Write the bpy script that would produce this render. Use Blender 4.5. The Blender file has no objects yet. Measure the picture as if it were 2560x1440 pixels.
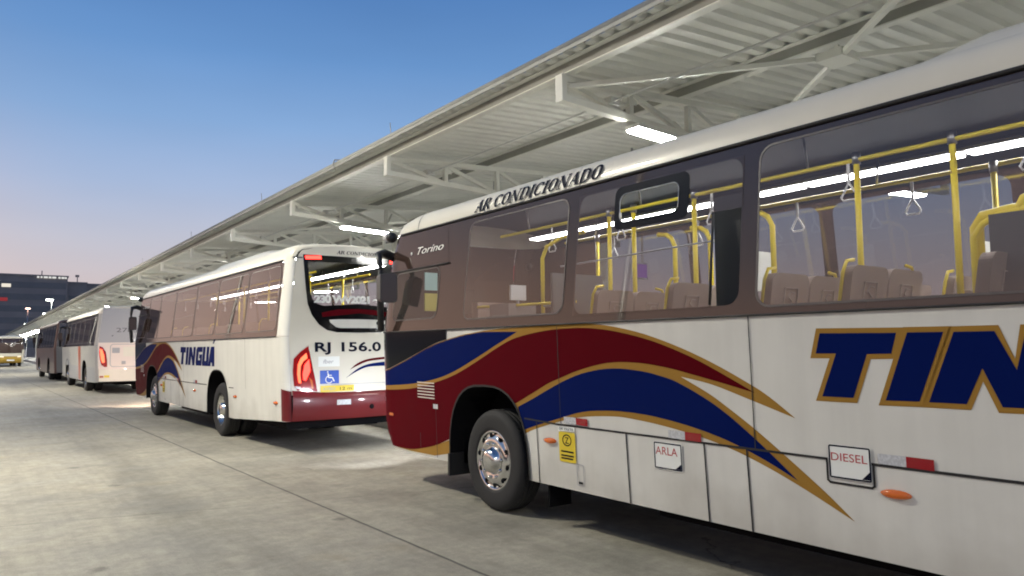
import bpy, bmesh, math, random
from math import sin, cos, pi, radians, sqrt, atan, tan
from mathutils import Vector, Matrix
from mathutils.geometry import tessellate_polygon
random.seed(7)
scene = bpy.context.scene
COL = scene.collection

# ------------------------------------------------------------------ camera
FPX, CAMH = 1850.0, 1.65
YAW, PITCH, ROLL = radians(36.1), atan(146 / 1850.0), 0.010
fw = Vector((sin(YAW) * cos(PITCH), cos(YAW) * cos(PITCH), sin(PITCH)))
rt0 = Vector((cos(YAW), -sin(YAW), 0)); up0 = rt0.cross(fw)
rt = rt0 * cos(ROLL) - up0 * sin(ROLL); up = up0 * cos(ROLL) + rt0 * sin(ROLL)
cd = bpy.data.cameras.new('camera'); cam = bpy.data.objects.new('camera', cd); COL.objects.link(cam)
M3 = Matrix((rt, up, -fw)).transposed()
cam.matrix_world = Matrix.Translation((0, 0, CAMH)) @ M3.to_4x4()
cd.sensor_width = 36; cd.lens = 36 * FPX / 2560; cd.clip_start = .05; cd.clip_end = 4000
scene.camera = cam

# ------------------------------------------------------------------ sky and exposure
scene.render.engine = 'CYCLES'
scene.cycles.use_denoising = True
scene.cycles.sample_clamp_indirect = 6.0
scene.cycles.max_bounces = 8; scene.cycles.transparent_max_bounces = 16
scene.cycles.filter_width = 1.9
scene.view_settings.view_transform = 'Standard'; scene.view_settings.look = 'None'
scene.view_settings.gamma = 1; scene.view_settings.use_curve_mapping = False
scene.view_settings.exposure = 0.0
world = bpy.data.worlds.new('World'); scene.world = world; world.use_nodes = True
def build_world():
    nt = world.node_tree; nt.nodes.clear(); N = nt.nodes.new; L = nt.links.new
    out = N('ShaderNodeOutputWorld'); bg = N('ShaderNodeBackground')
    tc = N('ShaderNodeTexCoord'); sx = N('ShaderNodeSeparateXYZ'); L(tc.outputs['Generated'], sx.inputs[0])
    def ramp(stops):
        r = N('ShaderNodeValToRGB'); e = r.color_ramp.elements
        e[0].position, e[0].color = stops[0][0], (*stops[0][1], 1)
        e[1].position, e[1].color = stops[-1][0], (*stops[-1][1], 1)
        for p, c in stops[1:-1]:
            k = e.new(p); k.color = (*c, 1)
        L(sx.outputs['Z'], r.inputs[0]); return r
    base = ramp([(0, (.68, .535, .50)), (.07, (.63, .54, .555)), (.13, (.52, .525, .62)), (.20, (.37, .47, .68)), (.28, (.23, .39, .67)),
                 (.36, (.135, .295, .60)), (.45, (.080, .21, .50)), (.7, (.03, .10, .28)), (1, (.02, .07, .2))])
    glow = ramp([(0, (.98, .60, .45)), (.10, (.96, .60, .46)), (.19, (.74, .49, .41)), (.28, (.33, .33, .40)), (.40, (.16, .26, .46)), (1, (.03, .08, .20))])
    # azimuth weight of the after-glow, centred on the west (left of the road)
    dot = N('ShaderNodeVectorMath'); dot.operation = 'DOT_PRODUCT'; L(tc.outputs['Generated'], dot.inputs[0]); dot.inputs[1].default_value = (-.93, .36, 0)
    mr = N('ShaderNodeMapRange'); mr.interpolation_type = 'SMOOTHSTEP'; L(dot.outputs['Value'], mr.inputs[0])
    mr.inputs[1].default_value = .22; mr.inputs[2].default_value = .85
    mx = N('ShaderNodeMix'); mx.data_type = 'RGBA'; L(mr.outputs[0], mx.inputs[0]); L(base.outputs[0], mx.inputs[6]); L(glow.outputs[0], mx.inputs[7])
    sky = N('ShaderNodeTexSky'); sky.sky_type = 'NISHITA'; sky.sun_disc = False
    sky.sun_elevation = radians(1.0); sky.sun_rotation = radians(-69)
    sc = N('ShaderNodeVectorMath'); sc.operation = 'SCALE'; sc.inputs[3].default_value = .02; L(sky.outputs[0], sc.inputs[0])
    ad = N('ShaderNodeVectorMath'); ad.operation = 'ADD'; L(mx.outputs[2], ad.inputs[0]); L(sc.outputs[0], ad.inputs[1])
    hz = N('ShaderNodeTexNoise'); hz.inputs['Scale'].default_value = 2.2; hz.inputs['Detail'].default_value = 3; hm = N('ShaderNodeMapping'); hm.inputs['Scale'].default_value = (1, 1, 3.5); L(tc.outputs['Generated'], hm.inputs[0]); L(hm.outputs[0], hz.inputs['Vector'])
    hr = N('ShaderNodeMapRange'); hr.inputs[1].default_value = .3; hr.inputs[2].default_value = .7; hr.inputs[3].default_value = .95; hr.inputs[4].default_value = 1.05; L(hz.outputs[0], hr.inputs[0])
    hs = N('ShaderNodeVectorMath'); hs.operation = 'SCALE'; L(ad.outputs[0], hs.inputs[0]); L(hr.outputs[0], hs.inputs[3])
    L(hs.outputs[0], bg.inputs[0]); bg.inputs[1].default_value = 1.0
    L(bg.outputs[0], out.inputs[0])
build_world()

# ------------------------------------------------------------------ materials
MATS = {}
def newmat(name):
    m = bpy.data.materials.new(name); m.use_nodes = True; MATS[name] = m
    nt = m.node_tree; p = nt.nodes['Principled BSDF']
    return m, nt, p
def mat(name, col, rough=.5, metal=0.0, coat=0.0, ior=1.5, var=0.0, scale=6.0, bump=0.0, emit=None, estr=0.0, dirt=0.0, spec=.5):
    m, nt, p = newmat(name)
    p.inputs['Base Color'].default_value = (*col, 1); p.inputs['Roughness'].default_value = rough
    p.inputs['Metallic'].default_value = metal; p.inputs['Coat Weight'].default_value = coat; p.inputs['Coat Roughness'].default_value = .06
    p.inputs['IOR'].default_value = ior; p.inputs['Specular IOR Level'].default_value = spec
    if emit: p.inputs['Emission Color'].default_value = (*emit, 1); p.inputs['Emission Strength'].default_value = estr
    N, L = nt.nodes.new, nt.links.new
    if var or bump or dirt:
        tc = N('ShaderNodeTexCoord'); nz = N('ShaderNodeTexNoise'); nz.inputs['Scale'].default_value = scale; nz.inputs['Detail'].default_value = 6
        L(tc.outputs['Object'], nz.inputs['Vector'])
        if var or dirt:
            v = max(var, .001)
            mr = N('ShaderNodeMapRange'); mr.inputs[1].default_value = .25; mr.inputs[2].default_value = .75
            mr.inputs[3].default_value = 1 - v; mr.inputs[4].default_value = 1 + v * .5
            L(nz.outputs[0], mr.inputs[0])
            sc = N('ShaderNodeVectorMath'); sc.operation = 'SCALE'; sc.inputs[0].default_value = col; L(mr.outputs[0], sc.inputs[3])
            last = sc.outputs[0]
            if name == 'paint_white':   # faint rain streaks down the side
                mp = N('ShaderNodeMapping'); L(tc.outputs['Object'], mp.inputs[0]); mp.inputs['Scale'].default_value = (7, 7, .45); sn = N('ShaderNodeTexNoise'); sn.inputs['Scale'].default_value = 1; sn.inputs['Detail'].default_value = 7; L(mp.outputs[0], sn.inputs['Vector'])
                sr = N('ShaderNodeMapRange'); sr.inputs[1].default_value = .35; sr.inputs[2].default_value = .6; sr.inputs[3].default_value = .972; sr.inputs[4].default_value = 1.03; L(sn.outputs[0], sr.inputs[0])
                s2 = N('ShaderNodeVectorMath'); s2.operation = 'SCALE'; L(last, s2.inputs[0]); L(sr.outputs[0], s2.inputs[3]); last = s2.outputs[0]
            if dirt:   # road grime sprayed up on the lower skirt
                sp = N('ShaderNodeSeparateXYZ'); L(tc.outputs['Object'], sp.inputs[0])
                nz2 = N('ShaderNodeTexNoise'); nz2.inputs['Scale'].default_value = 2.3; nz2.inputs['Detail'].default_value = 8; L(tc.outputs['Object'], nz2.inputs['Vector'])
                a = N('ShaderNodeMath'); a.operation = 'MULTIPLY_ADD'; L(nz2.outputs[0], a.inputs[0]); a.inputs[1].default_value = .9; L(sp.outputs['Z'], a.inputs[2])
                r = N('ShaderNodeMapRange'); L(a.outputs[0], r.inputs[0]); r.inputs[1].default_value = .75; r.inputs[2].default_value = 1.25; r.inputs[3].default_value = dirt; r.inputs[4].default_value = 0
                mx = N('ShaderNodeMix'); mx.data_type = 'RGBA'; L(r.outputs[0], mx.inputs[0]); L(last, mx.inputs[6]); mx.inputs[7].default_value = (.20, .17, .13, 1); last = mx.outputs[2]
            L(last, p.inputs['Base Color'])
            rr = N('ShaderNodeMapRange'); rr.inputs[3].default_value = max(0, rough - .06); rr.inputs[4].default_value = rough + .1; L(nz.outputs[0], rr.inputs[0]); L(rr.outputs[0], p.inputs['Roughness'])
        if name.startswith('paint_'):   # slightly wavy sheet metal
            wn = N('ShaderNodeTexNoise'); wn.inputs['Scale'].default_value = 1.7; wn.inputs['Detail'].default_value = 1; L(tc.outputs['Object'], wn.inputs['Vector'])
            wb = N('ShaderNodeBump'); wb.inputs['Strength'].default_value = .35; wb.inputs['Distance'].default_value = .02; L(wn.outputs[0], wb.inputs['Height']); L(wb.outputs[0], p.inputs['Normal']); L(wb.outputs[0], p.inputs['Coat Normal'])
        if bump:
            b = N('ShaderNodeBump'); b.inputs['Strength'].default_value = bump; b.inputs['Distance'].default_value = .01; L(nz.outputs[0], b.inputs['Height']); L(b.outputs[0], p.inputs['Normal'])
    return m
def emis(name, col, s):
    m = bpy.data.materials.new(name); m.use_nodes = True; nt = m.node_tree; nt.nodes.clear()
    o = nt.nodes.new('ShaderNodeOutputMaterial'); e = nt.nodes.new('ShaderNodeEmission'); e.inputs[0].default_value = (*col, 1); e.inputs[1].default_value = s
    nt.links.new(e.outputs[0], o.inputs[0]); MATS[name] = m; return m
def glass(name, tint, ior=1.7, rough=.015, reflection_haze=0):
    m = bpy.data.materials.new(name); m.use_nodes = True; nt = m.node_tree; nt.nodes.clear(); N, L = nt.nodes.new, nt.links.new
    o = N('ShaderNodeOutputMaterial'); t = N('ShaderNodeBsdfTransparent'); t.inputs[0].default_value = (*tint, 1)
    g = N('ShaderNodeBsdfGlossy'); g.inputs['Roughness'].default_value = rough; g.inputs[0].default_value = (1, 1, 1, 1)
    f = N('ShaderNodeFresnel'); f.inputs[0].default_value = ior; mx = N('ShaderNodeMixShader')
    src = t.outputs[0]
    if reflection_haze:  # brown diffuse haze in the pane, standing in for warm reflections
        d = N('ShaderNodeBsdfDiffuse'); d.inputs[0].default_value = (.36, .22, .165, 1); m2 = N('ShaderNodeMixShader'); m2.inputs[0].default_value = reflection_haze
        tc = N('ShaderNodeTexCoord'); nz = N('ShaderNodeTexNoise'); nz.inputs['Scale'].default_value = 1.1; nz.inputs['Detail'].default_value = 5; L(tc.outputs['Object'], nz.inputs['Vector'])
        r = N('ShaderNodeMapRange'); r.inputs[1].default_value = .3; r.inputs[2].default_value = .7; r.inputs[3].default_value = reflection_haze * .7; r.inputs[4].default_value = reflection_haze * 1.25; L(nz.outputs[0], r.inputs[0]); L(r.outputs[0], m2.inputs[0])
        L(src, m2.inputs[1]); L(d.outputs[0], m2.inputs[2]); src = m2.outputs[0]
    L(f.outputs[0], mx.inputs[0]); L(src, mx.inputs[1]); L(g.outputs[0], mx.inputs[2]); L(mx.outputs[0], o.inputs[0]); MATS[name] = m; return m

mat('paint_white', (.67, .66, .61), .4, spec=.3, coat=.3, var=.05, scale=3, dirt=.35)
mat('paint_cream', (.68, .65, .55), .35, coat=.2, var=.04, scale=3)
mat('red_bumper', (.115, .004, .008), .4, spec=.3, coat=.3)
mat('paint_red', (.088, .002, .006), .5, spec=.02, coat=.02, var=.05, scale=4)
mat('paint_blue', (.002, .009, .085), .5, spec=.02, coat=.02, var=.05, scale=4)
mat('paint_gold', (.33, .18, .035), .45, spec=.08, coat=.06, var=.05, scale=4)
mat('frit', (.042, .027, .022), .05, ior=1.8)
glass('tint_glass', (.50, .49, .49), 1.8, reflection_haze=.11)
glass('mauve_glass', (.30, .285, .28), 1.8, reflection_haze=.15)
glass('far_glass', (.58, .59, .62), 1.5)
glass('rear_glass', (.88, .88, .88), 1.4)
glass('clear_glass', (.75, .78, .76), 1.5)
mat('black_rubber', (.012, .012, .013), .62, var=.3, scale=20)
mat('black_plastic', (.015, .015, .017), .4)
mat('dark_under', (.006, .006, .007), .9, spec=.1)
mat('gloss_black', (.004, .004, .005), .12, spec=.35)
mat('tyre', (.016, .016, .017), .75, var=.3, scale=14, bump=.2)
mat('chrome', (.72, .72, .70), .12, metal=1, var=.12, scale=9)
mat('mirror_glass', (.07, .07, .075), .08, metal=1)
mat('steel', (.42, .42, .42), .35, metal=1)
mat('rail_yellow', (.82, .64, .02), .35)
mat('seat_grey', (.30, .24, .21), .6, var=.1)
mat('emblem', (.42, .37, .34), .5)
mat('interior_grey', (.12, .12, .125), .45)
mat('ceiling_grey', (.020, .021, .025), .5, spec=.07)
mat('gasket_glint', (.10, .09, .085), .35)
mat('interior_pale', (.27, .25, .24), .5)
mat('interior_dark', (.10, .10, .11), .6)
mat('white_plastic', (.68, .68, .68), .45)
mat('notice_white', (.8, .82, .78), .5)
mat('orange_lens', (.55, .12, .015), .15, coat=.5, emit=(1, .2, .02), estr=.04)
mat('red_lens', (.30, .008, .01), .12, coat=.6)
mat('refl_red', (.30, .01, .015), .25)
mat('refl_silver', (.55, .56, .58), .25, var=.2, scale=60)
mat('sticker_yellow', (.72, .55, .03), .4)
mat('sign_cyan', (.20, .30, .30), .4)
mat('cab_yellow', (.32, .26, .05), .5)
mat('gap_shade', (.010, .014, .018), .7)
mat('sign_blue', (.03, .09, .45), .35)
mat('text_navy', (.004, .006, .018), .6, spec=.1)
mat('text_red', (.45, .03, .03), .4)
mat('plate_lilac', (.66, .66, .78), .35)
mat('grey_paint', (.33, .34, .36), .35, coat=.2)
mat('bus_silver', (.42, .42, .40), .35, coat=.2, var=.06)
mat('bus_orange', (.40, .10, .045), .35, coat=.2)
mat('bus_maroon', (.075, .035, .03), .35, coat=.2, var=.1)
mat('bus_yellow', (.42, .27, .04), .35)
mat('pale_pink', (.70, .61, .55), .35, coat=.2)
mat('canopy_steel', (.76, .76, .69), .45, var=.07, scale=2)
mat('roof_sheet', (.72, .725, .67), .5, var=.12, scale=1.3)
mat('purlin_web_shade', (.27, .27, .245), .55, var=.2, scale=2)  # web darker than the flange, its shade put into the colour
mat('gutter_grey', (.44, .44, .40), .5, var=.15, scale=2)
mat('concrete_kerb', (.50, .48, .43), .8, var=.15)
mat('lamp_housing', (.62, .63, .60), .4)
mat('building_dark', (.31, .27, .245), .7, var=.15, scale=.3)
mat('building_band', (.20, .19, .185), .5, var=.2, scale=.4)
mat('hill_green', (.035, .04, .045), .95, var=.4, scale=.05)
emis('tube_light', (1.0, 1.0, .955), 250)
emis('flood_led', (1.0, .94, .78), 1550)
emis('bus_led', (1, 1, .98), 55)
emis('lit_window', (1, .92, .78), .9)
emis('red_sign', (.8, .1, .12), .35)
emis('sign_white', (1, 1, .96), .8)
emis('sign_red', (.85, .05, .1), .9)
emis('sign_purple', (.45, .2, .75), .8)
emis('street_white', (.95, 1, .88), 30)
emis('street_warm', (1, .55, .4), 12)
emis('tail_red', (1, .035, .025), 8)
emis('tail_orange', (1, .13, .06), 3.5)
emis('number_lamp', (1, .85, .6), 1.2)
emis('headlamp', (1, .8, .45), 6)
emis('plate_lamp', (.9, .93, 1), 25)

def concrete():
    m, nt, p = newmat('concrete'); N, L = nt.nodes.new, nt.links.new
    tc = N('ShaderNodeTexCoord'); sp = N('ShaderNodeSeparateXYZ'); L(tc.outputs['Object'], sp.inputs[0])
    def noise(scale, detail, vec=None, rough=.6):
        n = N('ShaderNodeTexNoise'); n.inputs['Scale'].default_value = scale; n.inputs['Detail'].default_value = detail; n.inputs['Roughness'].default_value = rough
        L(vec or tc.outputs['Object'], n.inputs['Vector']); return n.outputs[0]
    def m1(op, a, b=None, c=None):
        n = N('ShaderNodeMath'); n.operation = op
        for i, x in enumerate((a, b, c)):
            if x is None: continue
            if isinstance(x, (int, float)): n.inputs[i].default_value = x
            else: L(x, n.inputs[i])
        return n.outputs[0]
    def rng(x, a, b, c, d):
        n = N('ShaderNodeMapRange'); n.interpolation_type = 'SMOOTHSTEP'; L(x, n.inputs[0])
        for i, v in enumerate((a, b, c, d)): n.inputs[i + 1].default_value = v
        return n.outputs[0]
    mp = N('ShaderNodeMapping'); L(tc.outputs['Object'], mp.inputs[0]); mp.inputs['Scale'].default_value = (1.3, .28, 1)
    mp2 = N('ShaderNodeMapping'); L(tc.outputs['Object'], mp2.inputs[0]); mp2.inputs['Scale'].default_value = (.35, 1.5, 1); mp2.inputs['Rotation'].default_value = (0, 0, .2)
    big = noise(.22, 5); mid = noise(1.1, 7); fine = noise(9, 8, rough=.7); grit = noise(70, 3); stre = noise(1.0, 6, mp.outputs[0]); cross = noise(1.0, 6, mp2.outputs[0])
    cr = N('ShaderNodeValToRGB'); e = cr.color_ramp.elements
    e[0].position = .36; e[0].color = (.205, .192, .160, 1); e[1].position = .64; e[1].color = (.408, .378, .305, 1)
    mix = m1('ADD', m1('MULTIPLY', big, .34), m1('ADD', m1('MULTIPLY', mid, .28), m1('ADD', m1('MULTIPLY', stre, .2), m1('MULTIPLY', cross, .18)))); L(mix, cr.inputs[0])
    # tyre-rubbed lanes along the driving direction, rusty stains
    lane = rng(m1('ABSOLUTE', m1('SUBTRACT', sp.outputs[0], m1('MULTIPLY_ADD', big, 1.2, 1.2))), 0, .5, .80, 1)
    lane = m1('ADD', lane, m1('MULTIPLY', m1('SUBTRACT', 1, lane), rng(stre, .4, .7, .0, 1)))
    f2 = m1('MULTIPLY', rng(fine, .32, .68, .85, 1.08), rng(noise(3.3, 8, rough=.65), .35, .65, .88, 1.06)); g2 = rng(grit, .3, .7, .89, 1.07)
    scr = N('ShaderNodeMapping'); L(tc.outputs['Object'], scr.inputs[0]); scr.inputs['Scale'].default_value = (9, .55, 1); scr.inputs['Rotation'].default_value = (0, 0, .06)
    g2 = m1('MULTIPLY', g2, rng(noise(1.0, 7, scr.outputs[0], .7), .3, .62, .91, 1.04))
    spots = N('ShaderNodeTexVoronoi'); spots.inputs['Scale'].default_value = .9; L(tc.outputs['Object'], spots.inputs['Vector'])
    g2 = m1('MULTIPLY', g2, rng(m1('ADD', spots.outputs['Distance'], m1('MULTIPLY', fine, .12)), .10, .15, .62, 1))
    v = N('ShaderNodeVectorMath'); v.operation = 'SCALE'; L(cr.outputs[0], v.inputs[0]); L(m1('MULTIPLY', m1('MULTIPLY', f2, g2), lane), v.inputs[3])
    st = N('ShaderNodeMix'); st.data_type = 'RGBA'; L(m1('MULTIPLY', rng(noise(.55, 6), .58, .78, 0, .45), rng(mid, .4, .6, 0, 1)), st.inputs[0]); L(v.outputs[0], st.inputs[6]); st.inputs[7].default_value = (.30, .24, .15, 1)
    st2 = N('ShaderNodeMix'); st2.data_type = 'RGBA'; L(m1('MULTIPLY', rng(noise(.8, 5), .62, .72, 0, .5), rng(fine, .35, .6, 0, 1)), st2.inputs[0]); L(st.outputs[2], st2.inputs[6]); st2.inputs[7].default_value = (.12, .11, .10, 1)
    # expansion joints: one long joint beside the buses, transverse joints slightly skewed
    wob = m1('MULTIPLY', m1('SUBTRACT', noise(1.6, 5), .5), .05)
    jx = m1('ABSOLUTE', m1('ADD', m1('SUBTRACT', sp.outputs[0], m1('MULTIPLY_ADD', sp.outputs[1], -.0125, 3.13)), m1('MULTIPLY', wob, .5)))
    jx = rng(jx, .007, .02, 1, 0)
    jx2 = m1('ABSOLUTE', m1('ADD', m1('SUBTRACT', sp.outputs[0], -4.1), wob)); jx2 = rng(jx2, .007, .02, 1, 0)
    ty = m1('ADD', m1('SUBTRACT', sp.outputs[1], m1('MULTIPLY_ADD', sp.outputs[0], -.26, 8.72)), m1('MULTIPLY', wob, 2.2))
    ty = m1('PINGPONG', ty, 6.0)
    ty = m1('MULTIPLY', rng(ty, .004, .018, 1, 0), rng(mid, .38, .55, .25, .85))
    fe = N('ShaderNodeTexVoronoi'); fe.feature = 'DISTANCE_TO_EDGE'; fe.inputs['Scale'].default_value = .17
    vv = N('ShaderNodeVectorMath'); vv.operation = 'ADD'; L(tc.outputs['Object'], vv.inputs[0])
    nc = N('ShaderNodeTexNoise'); nc.inputs['Scale'].default_value = 1.4; nc.inputs['Detail'].default_value = 6; L(tc.outputs['Object'], nc.inputs['Vector'])
    vs = N('ShaderNodeVectorMath'); vs.operation = 'SCALE'; vs.inputs[3].default_value = .9; L(nc.outputs[1], vs.inputs[0]); L(vs.outputs[0], vv.inputs[1]); L(vv.outputs[0], fe.inputs['Vector'])
    crack = m1('MULTIPLY', rng(fe.outputs[0], .0006, .0022, 1, 0), rng(noise(.4, 3), .52, .6, 0, .8))
    jt = m1('MAXIMUM', m1('MAXIMUM', m1('MULTIPLY', jx, .85), m1('MULTIPLY', jx2, .8)), m1('MAXIMUM', m1('MULTIPLY', ty, .6), m1('MULTIPLY', crack, .7)))
    j = N('ShaderNodeMix'); j.data_type = 'RGBA'; L(jt, j.inputs[0]); L(st2.outputs[2], j.inputs[6]); j.inputs[7].default_value = (.045, .042, .038, 1)
    L(j.outputs[2], p.inputs['Base Color'])
    L(rng(mid, .3, .7, .55, .8), p.inputs['Roughness'])
    b = N('ShaderNodeBump'); b.inputs['Strength'].default_value = .35; b.inputs['Distance'].default_value = .012
    L(m1('SUBTRACT', m1('ADD', m1('MULTIPLY', fine, .6), m1('MULTIPLY', grit, .3)), m1('MULTIPLY', jt, 1.5)), b.inputs['Height']); L(b.outputs[0], p.inputs['Normal'])
concrete()

# ------------------------------------------------------------------ mesh helpers
class MB:
    def __init__(self): self.v = []; self.f = []; self.m = []; self.mats = []; self.smooth = []
    def mi(self, name):
        if name not in self.mats: self.mats.append(name)
        return self.mats.index(name)
    def add(self, vs, fs, m, smooth=False):
        o = len(self.v); self.v += [tuple(x) for x in vs]; k = self.mi(m)
        for f in fs: self.f.append(tuple(i + o for i in f)); self.m.append(k); self.smooth.append(smooth)
    def box(self, a, b, m):
        x0, y0, z0 = a; x1, y1, z1 = b
        vs = [(x0, y0, z0), (x1, y0, z0), (x1, y1, z0), (x0, y1, z0), (x0, y0, z1), (x1, y0, z1), (x1, y1, z1), (x0, y1, z1)]
        self.add(vs, [(0, 3, 2, 1), (4, 5, 6, 7), (0, 1, 5, 4), (1, 2, 6, 5), (2, 3, 7, 6), (3, 0, 4, 7)], m)
    def bar(self, p, q, w, h, m, upv=(0, 0, 1)):
        p, q = Vector(p), Vector(q); d = (q - p).normalized(); u = Vector(upv)
        if abs(d.dot(u)) > .95: u = Vector((1, 0, 0))
        s = d.cross(u).normalized(); t = s.cross(d)
        vs = []
        for c in (p, q):
            for a, b in ((-1, -1), (1, -1), (1, 1), (-1, 1)): vs.append(c + s * a * w / 2 + t * b * h / 2)
        self.add(vs, [(0, 1, 2, 3), (7, 6, 5, 4), (0, 4, 5, 1), (1, 5, 6, 2), (2, 6, 7, 3), (3, 7, 4, 0)], m)
    def tube(self, pts, r, m, n=8, caps=True):
        pts = [Vector(p) for p in pts]; rings = []; prev = None
        for i, p in enumerate(pts):
            d = (pts[min(i + 1, len(pts) - 1)] - pts[max(i - 1, 0)]).normalized()
            if prev is None:
                u = Vector((0, 0, 1)) if abs(d.z) < .9 else Vector((1, 0, 0)); s = d.cross(u).normalized()
            else: s = (prev - d * prev.dot(d)).normalized()
            prev = s; t = d.cross(s); rr = r[i] if isinstance(r, (list, tuple)) else r
            rings.append([p + (s * cos(2 * pi * k / n) + t * sin(2 * pi * k / n)) * rr for k in range(n)])
        vs = [v for R in rings for v in R]; fs = []
        for i in range(len(pts) - 1):
            for k in range(n): fs.append((i * n + k, i * n + (k + 1) % n, (i + 1) * n + (k + 1) % n, (i + 1) * n + k))
        if caps: fs.append(tuple(range(n))[::-1]); fs.append(tuple((len(pts) - 1) * n + k for k in range(n)))
        self.add(vs, fs, m, True)
    def lathe(self, prof, c, axis, m, n=40):   # prof: (radius, offset along axis)
        c = Vector(c); a = Vector(axis).normalized(); u = Vector((0, 0, 1)) if abs(a.z) < .9 else Vector((1, 0, 0)); s = a.cross(u).normalized(); t = s.cross(a)
        vs = [c + a * d + (s * cos(2 * pi * k / n) + t * sin(2 * pi * k / n)) * r for r, d in prof for k in range(n)]
        fs = [(i * n + k, i * n + (k + 1) % n, (i + 1) * n + (k + 1) % n, (i + 1) * n + k) for i in range(len(prof) - 1) for k in range(n)]
        self.add(vs, fs, m, True)
    def grid(self, fn, us, vs_, m, smooth=True):
        P = [fn(u, v) for u in us for v in vs_]; w = len(vs_)
        self.add(P, [(i * w + j, (i + 1) * w + j, (i + 1) * w + j + 1, i * w + j + 1) for i in range(len(us) - 1) for j in range(w - 1)], m, smooth)
    def sheet(self, loops, mapf, m, off=0.0, cutu=(), cutv=(), smooth=False, dense=None):
        """fill outer loop with holes in 2D, cut along fixed lines, map to the surface"""
        flat = [p for l in loops for p in l]
        tri = tessellate_polygon([[Vector((p[0], p[1], 0)) for p in l] for l in loops])
        bm = bmesh.new(); bv = [bm.verts.new((p[0], p[1], 0)) for p in flat]
        for t in tri:
            try: bm.faces.new([bv[i] for i in t])
            except ValueError: pass
        us = [p[0] for p in flat]; vs = [p[1] for p in flat]
        for lines, ax, lo, hi in ((cutu, 0, min(us), max(us)), (cutv, 1, min(vs), max(vs))):
            for c in lines:
                if lo + 1e-4 < c < hi - 1e-4:
                    co = [0, 0, 0]; no = [0, 0, 0]; co[ax] = c; no[ax] = 1
                    bmesh.ops.bisect_plane(bm, geom=bm.verts[:] + bm.edges[:] + bm.faces[:], plane_co=co, plane_no=no, dist=1e-6)
        bm.verts.index_update()
        V = [mapf(v.co.x, v.co.y, off) for v in bm.verts]
        self.add(V, [tuple(v.index for v in f.verts) for f in bm.faces], m, smooth); bm.free()
    def build(self, name, parent=None, loc=None):
        me = bpy.data.meshes.new(name); me.from_pydata(self.v, [], self.f)
        for x in self.mats: me.materials.append(MATS[x])
        for p, k, s in zip(me.polygons, self.m, self.smooth): p.material_index = k; p.use_smooth = s
        me.update(); o = bpy.data.objects.new(name, me); COL.objects.link(o)
        if parent: o.parent = parent
        if loc: o.location = loc
        return o
def thing(name, label, cat, loc=(0, 0, 0), rz=0, group=None):
    o = bpy.data.objects.new(name, None); COL.objects.link(o); o.location = loc; o.rotation_euler.z = rz; o.empty_display_size = .3
    return tag(o, label, cat, group)
def tag(o, label, cat, group=None):
    o['label'] = label; o['category'] = cat
    if group: o['group'] = group
    return o
def structure(o): o['kind'] = 'structure'; return o
def copy_tree(o, parent=None):
    c = o.copy(); COL.objects.link(c)
    if parent: c.parent = parent
    for ch in o.children: copy_tree(ch, c)
    return c
def text_tris(s, size, shear=0, bold=0, spacing=1.0, sx=1.0):
    cu = bpy.data.curves.new('lettering', 'FONT'); cu.body = s; cu.size = 1; cu.shear = shear; cu.offset = bold; cu.space_character = spacing; cu.resolution_u = 4
    ob = bpy.data.objects.new('lettering', cu); COL.objects.link(ob)
    dg = bpy.context.evaluated_depsgraph_get(); me = ob.evaluated_get(dg).to_mesh()
    V = [(v.co.x * size * sx, v.co.y * size) for v in me.vertices]; F = [tuple(p.vertices) for p in me.polygons]
    ob.evaluated_get(dg).to_mesh_clear(); bpy.data.objects.remove(ob); bpy.data.curves.remove(cu)
    return V, F
def put_text(mb, s, mapf, u, v, size, m, off=.006, fit=None, **k):
    V, F = text_tris(s, size, **k)
    x0 = min(a for a, b in V); x1 = max(a for a, b in V); q = (fit / (x1 - x0)) if fit else 1
    mb.add([mapf(u + (a - x0) * q, v + b, off) for a, b in V], F, m)
def rrect(x0, z0, x1, z1, r, n=5):
    P = []
    for cx, cz, a0 in ((x1 - r, z1 - r, 0), (x0 + r, z1 - r, 90), (x0 + r, z0 + r, 180), (x1 - r, z0 + r, 270)):
        for k in range(n + 1): a = radians(a0 + 90 * k / n); P.append((cx + r * cos(a), cz + r * sin(a)))
    return P
def offset_poly(P, d):
    n = len(P); A = sum(P[i][0] * P[(i + 1) % n][1] - P[(i + 1) % n][0] * P[i][1] for i in range(n)); sg = 1 if A > 0 else -1; R = []
    for i in range(n):
        a, b, c = Vector(P[i - 1]), Vector(P[i]), Vector(P[(i + 1) % n])
        e1 = (b - a).normalized(); e2 = (c - b).normalized(); n1 = Vector((e1.y, -e1.x)) * sg; n2 = Vector((e2.y, -e2.x)) * sg
        k = max(.35, 1 + n1.dot(n2)); R.append(tuple(b + (n1 + n2) * (d / k)))
    return R
def spline(P, n=6):   # open Catmull-Rom
    R = []
    for i in range(len(P) - 1):
        p0, p1, p2, p3 = Vector(P[max(i - 1, 0)]), Vector(P[i]), Vector(P[i + 1]), Vector(P[min(i + 2, len(P) - 1)])
        for k in range(n):
            t = k / n; R.append(tuple(.5 * ((2 * p1) + (p2 - p0) * t + (2 * p0 - 5 * p1 + 4 * p2 - p3) * t * t + (3 * p1 - p0 - 3 * p2 + p3) * t ** 3)))
    return R + [tuple(P[-1])]

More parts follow.
